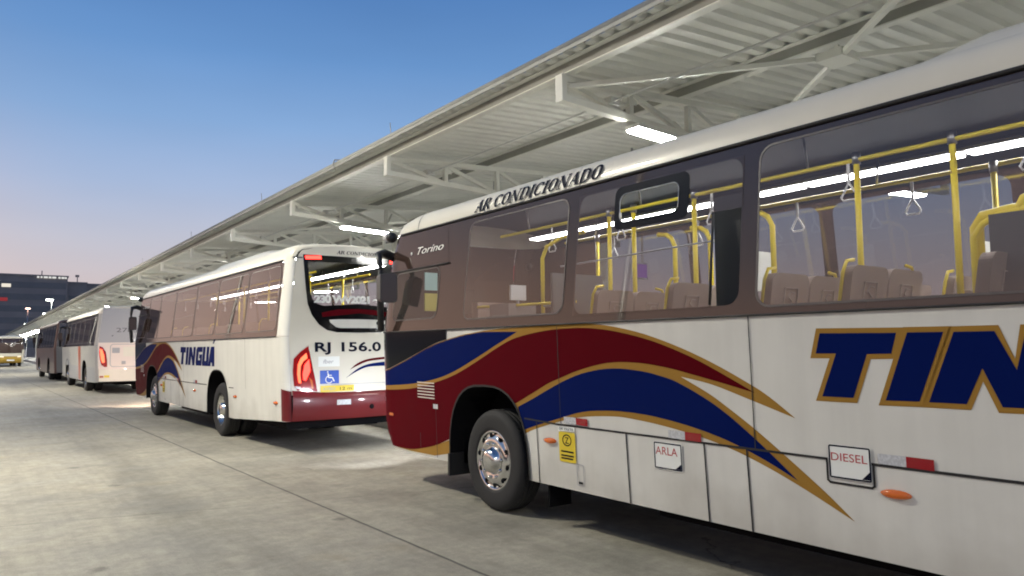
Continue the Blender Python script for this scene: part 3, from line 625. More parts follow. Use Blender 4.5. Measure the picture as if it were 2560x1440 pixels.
def tingua_bus(name, label, loc, rz, panes_l, rows, poles, near, beam):
    root = thing(name, label, 'bus', loc, rz, 'cream city buses with red and blue waves'); S = BusShape(11.9); L = S.L; whl = (2.51, 8.32)
    pr = [(1.6 + 1.65 * k, 3.15 + 1.65 * k, 1.92, 3.0) for k in range(6)]
    archs = shell(S, root, panes_l, pr, whl)
    window_panes(S, root, pr, S.right, 'far_glass')
    decals_front(S, root, archs[0], 1.0 if near else .84, 0 if near else -.74)
    mirror(S, root, -1); mirror(S, root, 1)
    # panel joints on the lower side
    b = MB()
    def strip(P, w=.012, o=.006):
        b = MB()
        for p, q in zip(P, P[1:]):
            a, c = Vector(p), Vector(q); d = (c - a).normalized(); n = Vector((-d.y, d.x)) * w / 2; e = d * w * .4
            b.add([S.left(*x, o) for x in (a - n - e, c - n + e, c + n + e, a + n - e)], [(0, 1, 2, 3)], 'black_rubber')
        b.build('panel_joint', root)
    T = .948
    strip([(3.13, .972), (3.60, .955), (6.19, T)], .015); strip([(6.47, T), (whl[1] - .78, T)], .016); strip([(whl[1] + .70, T), (L - .05, .96)], .016)
    if near: strip([(6.19, T), (6.19, .822), (6.205, .81), (6.465, .81), (6.48, .822), (6.48, T)], .013)
    else: strip([(6.19, T), (6.47, T)])
    for s_ in (3.31, 4.47, 5.25, 5.61): strip([(s_, .945), (s_ + .015, .402)], .010 if s_ < 4 else .013)
    for s_ in (5.68, 10.0): strip([(s_, 1.835), (s_, .96)], .008)
    strip([(3.66, 1.82), (3.66, .97)], .007); strip([(1.47, 1.0), (1.475, .42)], .008); strip([(1.1, .66), (1.1, .50)], .01)
    b = MB(); P = [S.left(u, 1.842, .012) for u in S.cu if u < 1] + [S.left(u, 1.842, .012) for u in (1.3, 2, 4, 6, 8, 10, L - .3)]; b.tube(P, .008, 'black_rubber', 6); b.build('belt_trim', root)
    # small fittings
    for (s_, z) in ((3.50, .80), (6.60, .795), (9.4, .80), (11.5, .80)):
        b = MB(); c = Vector(S.left(s_, z)); n = 14
        ring = lambda k, r, o: [(c.x - o, c.y + r * .088 * cos(2 * pi * i / n), c.z + r * .026 * sin(2 * pi * i / n)) for i in range(n)]
        vs = ring(0, 1, .003) + ring(0, .95, .02) + ring(0, .6, .03); b.add(vs, [(i, (i + 1) % n, (i + 1) % n + n, i + n) for i in range(n)] + [(i + n, (i + 1) % n + n, (i + 1) % n + 2 * n, i + 2 * n) for i in range(n)] + [tuple(range(2 * n, 3 * n))], 'orange_lens', True)
        b.build('side_marker', root)
    for s_, z in ((3.71, 1.0), (4.92, .985), (6.51, .985)):
        b = MB(); b.sheet([[(s_, z - .028), (s_ + .16, z - .03), (s_ + .16, z + .03), (s_, z + .03)]], S.left, 'refl_silver', .009); b.sheet([[(s_ + .16, z - .03), (s_ + .31, z - .032), (s_ + .31, z + .028), (s_ + .16, z + .03)]], S.left, 'refl_red', .009)
        b.build('reflector', root)
    for x0, z0 in ((.09, 1.0), (1.42, .985)):
        b = MB(); b.sheet([[(x0, z0 - .025), (x0 + .1, z0 - .025), (x0 + .1, z0 + .025), (x0, z0 + .025)]], S.left, 'refl_silver', .009, S.cu); b.build('reflector', root)
    b = MB(); b.sheet([rrect(.33, .81, .43, .845, .015, 3)], S.left, 'orange_lens', .009, S.cu); b.build('side_marker', root)
    b = MB()
    for k in range(6): b.sheet([[(1.07, 1.07 + .034 * k), (1.46, 1.067 + .034 * k), (1.46, 1.079 + .034 * k), (1.07, 1.082 + .034 * k)]], S.left, 'pale_pink', .012)
    b.build('air_vent', root)
    # yellow access notice
    b = MB(); b.sheet([rrect(3.63, .635, 3.85, .895, .015, 3)], S.left, 'sticker_yellow', .0095); b.sheet([[(3.625, .90), (3.845, .905), (3.845, .945), (3.625, .935)]], S.left, 'notice_white', .0095)
    for k, (w, z) in enumerate(((.17, .725), (.17, .690), (.16, .665))): b.sheet([[(3.655, z - .006), (3.655 + w, z - .006), (3.655 + w, z + .008), (3.655, z + .008)]], S.left, 'text_navy', .0105)
    ring = [(3.74 + .062 * cos(a * pi / 12), .825 + .052 * sin(a * pi / 12)) for a in range(24)]; b.sheet([ring, [(3.74 + .050 * cos(a * pi / 12), .825 + .041 * sin(a * pi / 12)) for a in range(24)]], S.left, 'text_navy', .0105)
    put_text(b, 'Z', S.left, 3.715, .797, .078, 'text_navy', .011, bold=.01); put_text(b, 'DE FRETE', S.left, 3.64, .912, .03, 'text_navy', .0105, fit=.19)
    b.build('notice_sticker', root)
    b = MB(); fr = rrect(3.855, .455, 3.945, .635, .008, 2); b.sheet([fr, offset_poly(fr, -.006)], S.left, 'grey_paint', .009); b.sheet([[(3.875, .468), (3.93, .468), (3.93, .488), (3.875, .488)]], S.left, 'black_rubber', .010); b.build('latch', root)
    if near:
        b = MB(); fr = rrect(4.765, .715, 5.045, .92, .012, 2); b.sheet([fr], S.left, 'notice_white', .009); b.sheet([offset_poly(fr, -.004), offset_poly(fr, -.014)], S.left, 'text_navy', .0098)
        b.sheet([[(4.975, .73), (5.03, .73), (5.03, .77)]], S.left, 'text_navy', .0099); put_text(b, 'ARLA', S.left, 4.785, .825, .085, 'text_red', .0102, fit=.215); b.build('filler_flap', root)
        b = MB(); fr = rrect(6.205, .838, 6.47, 1.04, .012, 2); b.sheet([fr], S.left, 'notice_white', .010); b.sheet([offset_poly(fr, -.002), offset_poly(fr, -.012)], S.left, 'text_navy', .0108)
        b.sheet([[(6.41, .852), (6.458, .852), (6.458, .90)]], S.left, 'text_navy', .0109); put_text(b, 'DIESEL', S.left, 6.222, .945, .068, 'text_red', .0112, fit=.225); b.build('filler_flap', root)
        b = MB(); b.box((-1.12, -3.36, .17), (-.86, -3.34, .55), 'dark_under'); b.build('mud_flap', root)
        b = MB(); b.box((-1.24, -1.79, .26), (-.9, -1.755, .5), 'black_rubber'); b.build('mud_flap', root)
    # roof lettering, roof pod
    def roofside(u, z, o):
        lo, hi = 0.0, 1.0
        for _ in range(24):
            m = (lo + hi) / 2
            if S.roof(u, -m)[2] > z: lo = m
            else: hi = m
        x, y, _ = S.roof(u, -(lo + hi) / 2); return (x - o, y, z)
    b = MB()
    if near: serif_text(b, 'AR CONDICIONADO', roofside, 2.13, 3.10, .125, 2.0, 'text_navy', .009)
    if b.v: b.build('roof_lettering', root)
    b = MB()
    def pod(u, t):
        k = min(1, max(0, (u - 6.55) / .5)) * min(1, max(0, (10.2 - u) / .5)); k = k ** .6
        a = abs(t); return (t * .95, -u, 3.30 + .165 * k * (1 - a ** 8))
    b.grid(pod, [6.55, 6.58, 6.64, 6.75, 6.9, 7.05, 8, 9.7, 10.0, 10.2], [i / 12 - 1 for i in range(25)], 'paint_cream'); b.build('air_conditioner', root)
    for sg in (-1, 1):
        b = MB(); b.lathe([(.0, -.07), (.05, -.06), (.07, 0), (.06, .05), (0, .07)], (sg * 1.12, -.16, 3.07), (0, -1, 0), 'black_plastic', 14); b.lathe([(.0, -.05), (.045, -.04), (.06, 0), (.05, .05), (0, .06)], (sg * 1.12, -.06, 3.09), (0, 1, 0), 'white_plastic', 14); b.build('roof_lamp', root)
    # driver's compartment: window, black lower glass, name panel
    b = MB()
    def lp(P, m, o, w=None): b.sheet([P], S.left, m, o, S.cu, ZC)
    lp([(d2s(.1), 2.60), (1.68, 2.61), (1.60, 3.03), (d2s(.2), 2.90)], 'frit', .0065); b.build('name_panel', root)
    b = MB(); P = [S.left(u, 2.59, .012) for u in (.1, .2, .3, .45, .7, 1, 1.4, 1.70)]; b.tube(P, .011, 'black_rubber', 6); b.build('rain_strip', root)
    b = MB(); put_text(b, 'Torino', S.left, .92, 2.765, .125, 'notice_white', .011, fit=.62, shear=.35); b.lathe([(0, .0), (.02, 0), (.02, .004), (0, .004)], S.left(.77, 2.79, .012), (-1, 0, 0), 'notice_white', 12); b.build('lettering', root)
    for sg in (-1, 1):   # headlights, lit
        b = MB(); b.grid(lambda t, z: S.front(sg * (.62 + .3 * t), z, .012), [i / 6 for i in range(7)], [.78, .88, .98], 'clear_glass')
        b.lathe([(.075, 0), (.07, .004), (0, .004)], S.front(sg * .78, .88, .002), (0, 1, 0), 'headlamp', 16); hl = b.build('headlight', root)
        ld = bpy.data.lights.new('headlight_beam', 'SPOT'); ld.energy = beam[0]; ld.color = beam[1]; ld.spot_size = radians(95); ld.spot_blend = .8; ld.shadow_soft_size = .06
        lo = bpy.data.objects.new('headlight_beam', ld); COL.objects.link(lo); lo.parent = root; lo.location = (sg * .78, .16, .88); lo.rotation_euler = (radians(90 - 15), 0, 0)
    return root, S

def near_bus():
    # window openings in the left band: (s0, s1, z0, z1)
    W = [(.42, 1.52, 1.97, 2.58), (2.07, 3.74, 1.93, 3.0), (3.86, 5.62, 1.90, 2.985), (5.73, 7.86, 1.885, 3.01), (7.98, 9.75, 1.9, 3.0), (9.86, 11.55, 1.9, 3.0)]
    poles = [(8.77 - y, 1.4, z, x, bd) for y, z, x, bd in ((2.7, 2.93, -.5, 0), (2.07, 2.93, -.5, 0), (3.39, 2.70, -.5, 1), (4.15, 2.93, -.5, 0), (3.99, 2.66, -.5, 1), (4.42, 2.66, -.45, 1), (5.2, 2.93, -.5, 0), (4.92, 2.93, -.45, 0), (1.98, 2.43, -.5, -1), (1.68, 2.52, -.5, -1), (2.2, 2.9, .45, 0), (4.6, 2.9, .45, 0), (6.4, 2.9, .45, 0))]
    rows = [3.9, 4.75, 5.62, 6.18, 6.95, 7.7, 9.4, 10.2, 11.0]
    root, S = tingua_bus('city_bus', 'nearest cream bus with red and blue waves and gold edged letters TIN', (5.47, 8.77, 0), 0, W, rows, poles, True, (150, (.86, .9, 1)))
    interior(S, root, rows, poles)
    window_panes(S, root, [W[0]], S.left, 'clear_glass'); window_panes(S, root, W[1:2] + W[3:], S.left, 'tint_glass')
    # second window: fixed pane, opening hopper, and a gap where the sliding pane is pushed back
    b = MB(); a, c, z0, z1 = W[2]
    hop = rrect(4.40, 2.66, 5.03, 2.895, .06)
    b.sheet([[(3.87, 1.91), (5.36, 1.91), (5.36, 2.975), (3.87, 2.975)], hop], S.left, 'tint_glass', .0075, S.cu, ZC)
    b.sheet([[(5.36, 2.60), (5.61, 2.60), (5.61, 2.975), (5.36, 2.975)]], S.left, 'tint_glass', .0075, S.cu, ZC); win = b.build('window', root)
    b = MB(); b.sheet([hop], S.left, 'clear_glass', .004); b.sheet([rrect(4.33, 2.60, 5.13, 2.965, .07), hop], S.left, 'gloss_black', .012)
    P = [S.left(x, z, .018) for x, z in hop + hop[:1]]; b.tube(P, .004, 'grey_paint', 6); b.build('hopper', win)
    b = MB(); b.tube([S.left(5.36, 1.93, .01), S.left(5.36, 2.6, .01)], .010, 'black_rubber', 6); b.build('pane_edge', win)
    b = MB(); b.box((-1.10, -5.60, 1.80), (-1.06, -5.30, 2.72), 'gap_shade'); b.build('gap_shade_panel', root)  # dark sheet behind the open gap, standing in for the dim interior
    # cab: partition with fare box, driver seat, notices
    b = MB(); b.box((-1.0, -3.30, .97), (-.35, -3.27, 2.35), 'interior_grey'); b.build('partition', root)
    b = MB(); b.box((-.98, -2.55, 1.45), (-.62, -2.2, 2.10), 'interior_pale'); b.box((-.88, -2.46, 2.14), (-.68, -2.43, 2.30), 'white_plastic'); b.bar((-.78, -2.44, 2.08), (-.78, -2.44, 2.16), .03, .02, 'grey_paint'); b.box((-.99, -2.50, 1.6), (-.985, -2.25, 1.98), 'grey_paint'); b.build('fare_box', root)
    b = MB(); b.box((-.9, -1.75, 1.35), (-.42, -1.25, 1.47), 'seat_grey'); b.box((-.88, -1.82, 1.45), (-.44, -1.70, 2.15), 'seat_grey'); b.build('driver_seat', root)
    b = MB(); b.tube([(-.5, -2.52, 1.5), (-.5, -2.52, 2.60), (-.5, -2.6, 2.72), (-.5, -2.85, 2.78), (-.5, -3.2, 2.80)], .021, 'rail_yellow'); b.tube([(-1.0, -2.0, 2.08), (-.7, -3.3, 2.08)], .014, 'rail_yellow'); b.tube([(-.5, -2.52, 2.08), (-.5, -3.25, 2.08)], .014, 'steel'); b.build('grab_pole', root)
    for z, m in ((2.36, 'sign_cyan'), (2.10, 'cab_yellow')):
        b = MB(); b.box((-.94, -.72, z), (-.76, -.70, z + .22), m); b.build('cab_notice', root)
    for x, y, z, w, h in ((.15, -4.72, 2.12, .28, .36), (.55, -6.4, 2.06, .26, .34), (1.05, -1.6, 2.2, .3, .3)):
        b = MB(); b.box((x, y - .02, z), (x + w, y, z + h), 'notice_white'); b.build('notice_board', root)
    b = MB()   # wheelchair bay frame in yellow near the rear of the view
    b.tube([(-.42, -6.78, 1.0), (-.42, -6.78, 2.36), (-.42, -6.82, 2.42), (-.42, -6.98, 2.44), (-.42, -7.2, 2.40)], .042, 'rail_yellow'); b.tube([(-.45, -6.98, 1.0), (-.43, -7.0, 2.40), (-.42, -7.05, 2.50), (-.42, -7.15, 2.54), (-.42, -7.5, 2.55)], .034, 'rail_yellow')
    b.build('bay_frame', root)
    b = MB(); b.box((-.95, -7.75, .97), (-.9, -7.05, 2.35), 'interior_grey'); b.build('partition', root)
    # rear end, out of the frame
    rg = rear_view(S, root); rg(.5, .95, 'paint_red', 'rear_bumper', .02); rg(.95, 1.85, 'paint_white', 'rear_panel'); rg(1.85, 3.06, 'frit', 'rear_window', .004); rg(3.06, 3.30, 'paint_cream', 'rear_top')
    # black glass below the driver's window, plain black in place of the mirrored dark hill
    b = MB(); b.sheet([[(0, 1.31)] + spline([(0, 1.31), (.4, 1.405), (.81, 1.51), (1.452, 1.683), (1.75, 1.735)], 4)[1:] + [(1.75, 1.838), (0, 1.838)]], S.left, 'gloss_black', .0075, S.cu, ZC); b.build('lower_glass', root)
near_bus()

def second_bus():
    W = [(.42, 1.6, 1.97, 2.9), (1.75, 2.9, 1.93, 3.0), (3.0, 4.5, 1.93, 3.0), (4.6, 6.35, 1.93, 3.0), (6.45, 8.0, 1.93, 3.0), (8.1, 9.85, 1.93, 3.0), (9.95, 11.55, 1.93, 3.0)]
    rows = [3.9, 5.0, 6.1, 7.2, 8.3, 9.3, 10.3]
    poles = [(L_, 1.4, 2.93, x, 0) for L_, x in ((11.0, -.52), (10.9, -.44), (10.6, .3), (9.0, -.5), (7.5, -.5), (7.4, .45), (5.5, -.5), (4.0, .45))]
    rz = radians(.95); L = 11.9
    rc = Vector((3.88 + 1.25, 11.32, 0)); root_loc = rc + Vector((-sin(rz) * L, cos(rz) * L, 0))
    root, S = tingua_bus('city_bus', 'cream bus with red rear bumper, RJ 156.0 and wheelchair sign on its tail', root_loc, rz, W, rows, poles, False, (600, (1, .72, .57)))
    interior(S, root, rows, poles); window_panes(S, root, W, S.left, 'mauve_glass')
    b = MB(); b.sheet([[(0, 1.31)] + spline([(0, 1.31), (.81, 1.51), (1.452, 1.683), (1.75, 1.735)], 4)[1:] + [(1.75, 1.838), (0, 1.838)]], S.left, 'gloss_black', .0075, S.cu, ZC); b.build('lower_glass', root)
    X0 = -1.25
    cu = [-1.1 + .1 * i for i in range(23)]; cv = [.6 + .15 * i for i in range(18)]
    def sh(b, P, m, off, holes=()): b.sheet([[(X0 + x, z) for x, z in P]] + [[(X0 + x, z) for x, z in h] for h in holes], S.rear, m, off, cu, cv)
    def mirr(P): return P + [(2.5 - x, z) for x, z in P[::-1]]
    rg = rear_view(S, root)
    # openings: rear body with the window cut out
    win_o = mirr([(1.25, 1.90), (.86, 1.905), (.70, 1.94), (.57, 2.03), (.46, 2.18), (.40, 2.35), (.375, 2.6), (.345, 3.15)])
    win_g = mirr([(1.25, 2.37), (.66, 2.33), (.55, 2.36), (.48, 2.43), (.445, 2.55), (.42, 3.04)])
    win_o = [p for i, p in enumerate(win_o) if i == 0 or p != win_o[i - 1]][:-1]; win_g = [p for i, p in enumerate(win_g) if i == 0 or p != win_g[i - 1]][:-1]
    b = MB()
    w = lambda z: 1.25 - prof(z) - RX
    edge = [(1.25 - w(z), z) for z in (.93, 1.2, 1.5, 1.84, 2.2, 2.6, 3.06)]
    body = edge + [(.32, 3.21), (.6, 3.285), (1.25, 3.33), (1.9, 3.285), (2.18, 3.21)] + [(2.5 - x, z) for x, z in edge[::-1]]
    sh(b, body, 'paint_cream', 0, [win_g]); b.build('rear_panel', root)
    b = MB(); sh(b, win_o, 'gloss_black', .005, [win_g]); b.build('rear_window_surround', root)
    b = MB(); sh(b, win_g, 'rear_glass', .0035); rw = b.build('rear_window', root)
    b = MB(); put_text(b, '230 WV2021 em', S.rear, X0 + .50, 2.385, .16, 'notice_white', .009, fit=1.25, bold=.05, spacing=.85); b.build('window_lettering', rw)
    b = MB(); sh(b, [(.62, 2.22), (.9, 2.275), (1.25, 2.29), (1.6, 2.275), (1.88, 2.22), (1.9, 2.16), (1.25, 2.215), (.63, 2.15)], 'paint_red', .008)
    sh(b, mirr([(1.25, 1.975), (.92, 1.975), (.85, 1.99), (.76, 2.06), (.74, 2.105), (.9, 2.115), (1.25, 2.12)])[:-1], 'paint_white', .008)
    b.lathe([(0, 0), (.035, 0), (.035, .006), (0, .006)], S.rear(X0 + 1.6, 2.06, .01), (0, -1, 0), 'black_plastic', 14); b.build('rear_trim', root)
    # bumper
    b = MB(); zz = [.53, .6, .75, .88, .925, .95]; o = [.0, .035, .06, .06, .045, .0]
    def bump_(t, k):
        z = zz[k] + (.055 if k > 3 else 0) * abs(t) ** 3; x, y, _ = S.rear(t * (1.25 - prof(.8) - RX), z, o[k]); return (x, y, z)
    b.grid(bump_, [i / 16 - 1 for i in range(33)], list(range(6)), 'red_bumper')
    for f in (S.left, S.right): b.sheet([[(L - .16, .535), (L, .53), (L, .99), (L - .16, 1.03)]], f, 'red_bumper', .004, S.cu, ZC)
    bp = b.build('rear_bumper', root)
    b = MB(); sh(b, [(.83, .755), (1.06, .755), (1.06, .835), (.83, .835)], 'refl_silver', .064); b.build('reflector', bp)
    b = MB(); b.lathe([(0, 0), (.04, 0), (.04, .006), (0, .006)], S.rear(X0 + 1.43, .70, .058), (0, -1, 0), 'dark_under', 12); b.build('tow_hole', bp)
    for sg in (0, 1):
        q = (lambda P: P) if not sg else (lambda P: [(2.5 - x, z) for x, z in P])
        b = MB(); sh(b, q([(.395, 1.69), (.27, 1.60), (.165, 1.49), (.15, 1.3), (.165, 1.08), (.22, 1.0), (.34, .985), (.53, .975), (.50, 1.15), (.44, 1.45)]), 'red_lens', .012)
        sh(b, q([(.36, 1.58), (.27, 1.50), (.225, 1.40), (.215, 1.25), (.235, 1.12), (.275, 1.11), (.26, 1.25), (.27, 1.38), (.31, 1.45), (.375, 1.50)]), 'tail_orange', .016)
        sh(b, q([(.40, 1.48), (.33, 1.40), (.30, 1.25), (.31, 1.16), (.35, 1.15), (.42, 1.3)]), 'tail_red', .0155)
        sh(b, q([(.18, 1.07), (.27, 1.06), (.27, 1.02), (.20, 1.03)]), 'refl_silver', .017); sh(b, q([(.40, 1.2), (.45, 1.15), (.47, 1.02), (.44, 1.02), (.42, 1.12)]), 'orange_lens', .017)
        b.build('tail_light', root)
        b = MB(); sh(b, q([(.38, 3.075), (.64, 3.085), (.63, 3.14), (.375, 3.13)]), 'tail_red', .014); b.build('top_light', root)
    b = MB(); put_text(b, 'RJ 156.0', S.rear, X0 + .50, 1.60, .205, 'text_navy', .006, fit=1.14, bold=.028, spacing=1.05); b.build('lettering', root)
    b = MB(); serif_text(b, 'AR CONDICIONADO', S.rear, X0 + .90, 3.19, .055, .95, 'text_navy', .006); b.build('roof_lettering', root)
    b = MB()
    sh(b, [(.575, 1.09), (.885, 1.09), (.885, 1.30), (.575, 1.30)], 'sign_blue', .006)
    ib = MB()
    def ln(P, wd):
        for p, r in zip(P, P[1:]):
            a, c = Vector(p), Vector(r); d = (c - a).normalized(); n = Vector((-d.y, d.x)) * wd / 2; b.add([S.rear(X0 + v.x, v.y, .0075) for v in (a - n, c - n, c + n, a + n)], [(0, 1, 2, 3)], 'notice_white')
    ln([(.705, 1.255), (.71, 1.19), (.775, 1.185), (.805, 1.125)], .018); ln([(.71, 1.225), (.765, 1.22)], .012)
    ln([(.72 + .055 * cos(a), 1.155 + .055 * sin(a)) for a in [radians(110 + 25 * k) for k in range(10)]], .012); ln([(.70, 1.285), (.70, 1.265)], .02)
    b.build('wheelchair_sign', root)
    b = MB(); sh(b, [(.55, 1.36), (.90, 1.36), (.90, 1.52), (.55, 1.52)], 'notice_white', .006); put_text(b, 'fber', S.rear, X0 + .63, 1.41, .09, 'grey_paint', .0075, fit=.17, shear=.2); b.build('notice_sticker', root)
    b = MB(); sh(b, [(.58, .96), (1.14, .965), (1.14, 1.06), (.58, 1.06)], 'sticker_yellow', .006); put_text(b, 'AVISO', S.rear, X0 + .62, .985, .07, 'grey_paint', .0075, fit=.2); put_text(b, '12 m', S.rear, X0 + .9, .985, .07, 'text_navy', .0075, fit=.2); b.build('notice_sticker', root)
    b = MB(); sh(b, spline([(1.07, 1.30), (1.2, 1.40), (1.4, 1.47), (1.7, 1.50)], 4) + spline([(1.7, 1.46), (1.4, 1.43), (1.2, 1.36), (1.07, 1.30)], 4)[:-1], 'paint_red', .006)
    sh(b, spline([(1.0, 1.17), (1.2, 1.31), (1.4, 1.385), (1.7, 1.42)], 4) + spline([(1.7, 1.35), (1.4, 1.34), (1.2, 1.275), (1.0, 1.17)], 4)[:-1], 'paint_blue', .006); b.build('livery_stripe', root)
    b = MB(); sh(b, [(.60, .932), (.60, .928), (1.9, .928), (1.9, .932)], 'grey_paint', .003)
    b.box((X0 + .75, -L - .10, 1.075), (X0 + 1.75, -L - .085, 1.082), 'grey_paint'); b.build('hatch_line', root)
second_bus()

# ------------------------------------------------------------------ three farther buses
def far_bus(name, label, loc, rz, kind):
    root = thing(name, label, 'bus', loc, rz); S = BusShape(12.2); L = S.L; whl = (2.7, 9.0)
    pn = [(1.6 + 1.72 * k, 3.2 + 1.72 * k, 1.95, 2.95) for k in range(6)]
    body = {'silver': 'bus_silver', 'maroon': 'bus_maroon', 'yellow': 'paint_cream'}[kind]
    shell(S, root, pn, pn, whl, body=body, zb_rear=.45, frontm=('frit', 'bus_yellow' if kind == 'yellow' else body), roofm={'silver': 'paint_cream', 'maroon': 'bus_maroon', 'yellow': 'paint_cream'}[kind])
    window_panes(S, root, pn, S.left, 'tint_glass'); window_panes(S, root, pn, S.right, 'tint_glass'); mirror(S, root, -1); mirror(S, root, 1)
    rg = rear_view(S, root)
    for u in (1.6, 3.26, 4.98, 6.7, 8.42, 10.14, 11.86):
        b = MB(); P = [S.left(u - .03, z, .01) for z in (1.92, 3.0)]; b.bar(P[0], P[1], .05, .012, 'frit' if kind != 'silver' else 'interior_grey', (1, 0, 0)); b.build('window_post', root)
    if kind == 'silver':
        b = MB(); b.sheet([[(7.0, .45), (7.75, .42), (7.75, 1.83), (6.9, 1.83)]], S.left, 'bus_orange', .004); b.sheet([[(1.8, 1.15), (2.6, 1.35), (4, 1.1), (4.2, .98), (1.8, .98)]], S.left, 'grey_paint', .003) ; b.build('livery_stripe', root)
        b = MB(); b.sheet([[(9.75, .45), (L - .2, .47), (L - .2, 1.0), (9.75, 1.0)]], S.left, 'grey_paint', .003); b.sheet([[(3.5, .42), (8.25, .42), (8.25, 1.0), (3.5, 1.0)]], S.left, 'grey_paint', .003); b.build('skirt_panel', root)
        rg(.47, .93, 'paint_cream', 'rear_bumper', .03); rg(.93, 1.95, 'pale_pink', 'rear_panel'); rg(1.95, 3.06, 'grey_paint', 'rear_window', .004); rg(3.06, 3.28, 'grey_paint', 'rear_top')
        w = 1.25; X0 = -1.25; cu = [-1.1 + .1 * i for i in range(23)]
        for sg in (-1, 1):
            q = lambda P: [(sg * (1.25 - x), z) for x, z in P]
            b = MB(); b.sheet([q([(.14, 1.82), (.25, 1.78), (.36, 1.6), (.41, 1.3), (.42, 1.03), (.33, 1.02), (.22, 1.1), (.17, 1.3), (.14, 1.55)])], S.rear, 'red_lens', .012, cu); b.sheet([q([(.165, 1.72), (.24, 1.68), (.31, 1.45), (.33, 1.2), (.25, 1.18), (.2, 1.32), (.175, 1.5)])], S.rear, 'tail_orange', .016, cu); b.build('tail_light', root)
        b = MB(); b.sheet([[(-1.08, .62), (-.95, .62), (-.95, .69), (-1.08, .69)]], S.rear, 'bus_orange', .034); b.sheet([[(-.93, .62), (-.75, .62), (-.75, .71), (-.93, .71)]], S.rear, 'sticker_yellow', .034); b.build('reflector', root)
        b = MB(); fr = rrect(-.75, 1.02, .75, 1.9, .12); b.sheet([fr, offset_poly(fr, -.025)], S.rear, 'grey_paint', .006, cu); b.sheet([rrect(-.68, 1.55, -.42, 1.75, .02)], S.rear, 'grey_paint', .006); b.sheet([rrect(-.3, 1.42, .1, 1.78, .02)], S.rear, 'paint_cream', .006); b.box((-.35, -L - .11, 1.12), (-.22, -L - .08, 1.24), 'grey_paint')
        b.build('hatch', root)
        b = MB(); put_text(b, '2785', S.rear, -.55, 2.35, .24, 'interior_dark', .008, fit=.75); 
        for z in (2.18, 2.02): b.box((-.7, -L + .03, z), (.7, -L + .06, z + .05), 'interior_dark')
        b.build('rear_trim', root)
    elif kind == 'maroon':
        rg(.47, 1.9, 'interior_dark', 'rear_panel'); rg(1.9, 3.2, 'frit', 'rear_window', .004)
    else:
        rg(.47, 1.9, 'paint_cream', 'rear_panel'); rg(1.9, 3.2, 'frit', 'rear_window', .004)
        b = MB()
        b.grid(lambda t, z: S.front(t * .98, z, .03), [i / 8 - 1 for i in range(17)], [1.12, 1.3, 1.45], 'paint_cream'); b.build('front_trim', root)
        for sg in (-1, 1):
            b = MB(); b.sheet([[(sg * .6, 1.0), (sg * .95, 1.02), (sg * .95, 1.2), (sg * .62, 1.15)]], S.front, 'number_lamp', .04); b.build('headlight', root)
        b = MB(); b.box((-.35, .12, .62), (.35, .14, .78), 'notice_white'); b.build('number_plate', root)
        b = MB(); b.sheet([[(-.1, 1.42), (.85, 1.42), (.85, 1.95), (-.1, 1.75)]], S.front, 'sign_blue', .006); b.sheet([[(.1, 2.05), (.6, 2.1), (.6, 2.25), (.1, 2.2)]], S.front, 'sign_white', .007); b.build('dashboard_reflection', root) if 0 else None
        b = MB(); b.sheet([[(-.8, 2.68), (.8, 2.68), (.8, 2.95), (-.8, 2.95)]], S.front, 'paint_cream', .006); b.build('destination_sign', root)
    return root
far_bus('city_bus', 'silver and white bus with orange band and tall lit tail light, third in the row', (3.72 + 1.25, 32.0 + 12.2, 0), radians(.3), 'silver')
far_bus('city_bus', 'dark maroon bus with dark windows, parked ahead of the silver bus', (3.5 + 1.25, 47.2 + 12.2, 0), radians(.6), 'maroon')
far_bus('city_bus', 'small distant bus with yellow bumper facing the camera at the end of the row', (3.45, 97.0, 0), pi + radians(2), 'yellow')

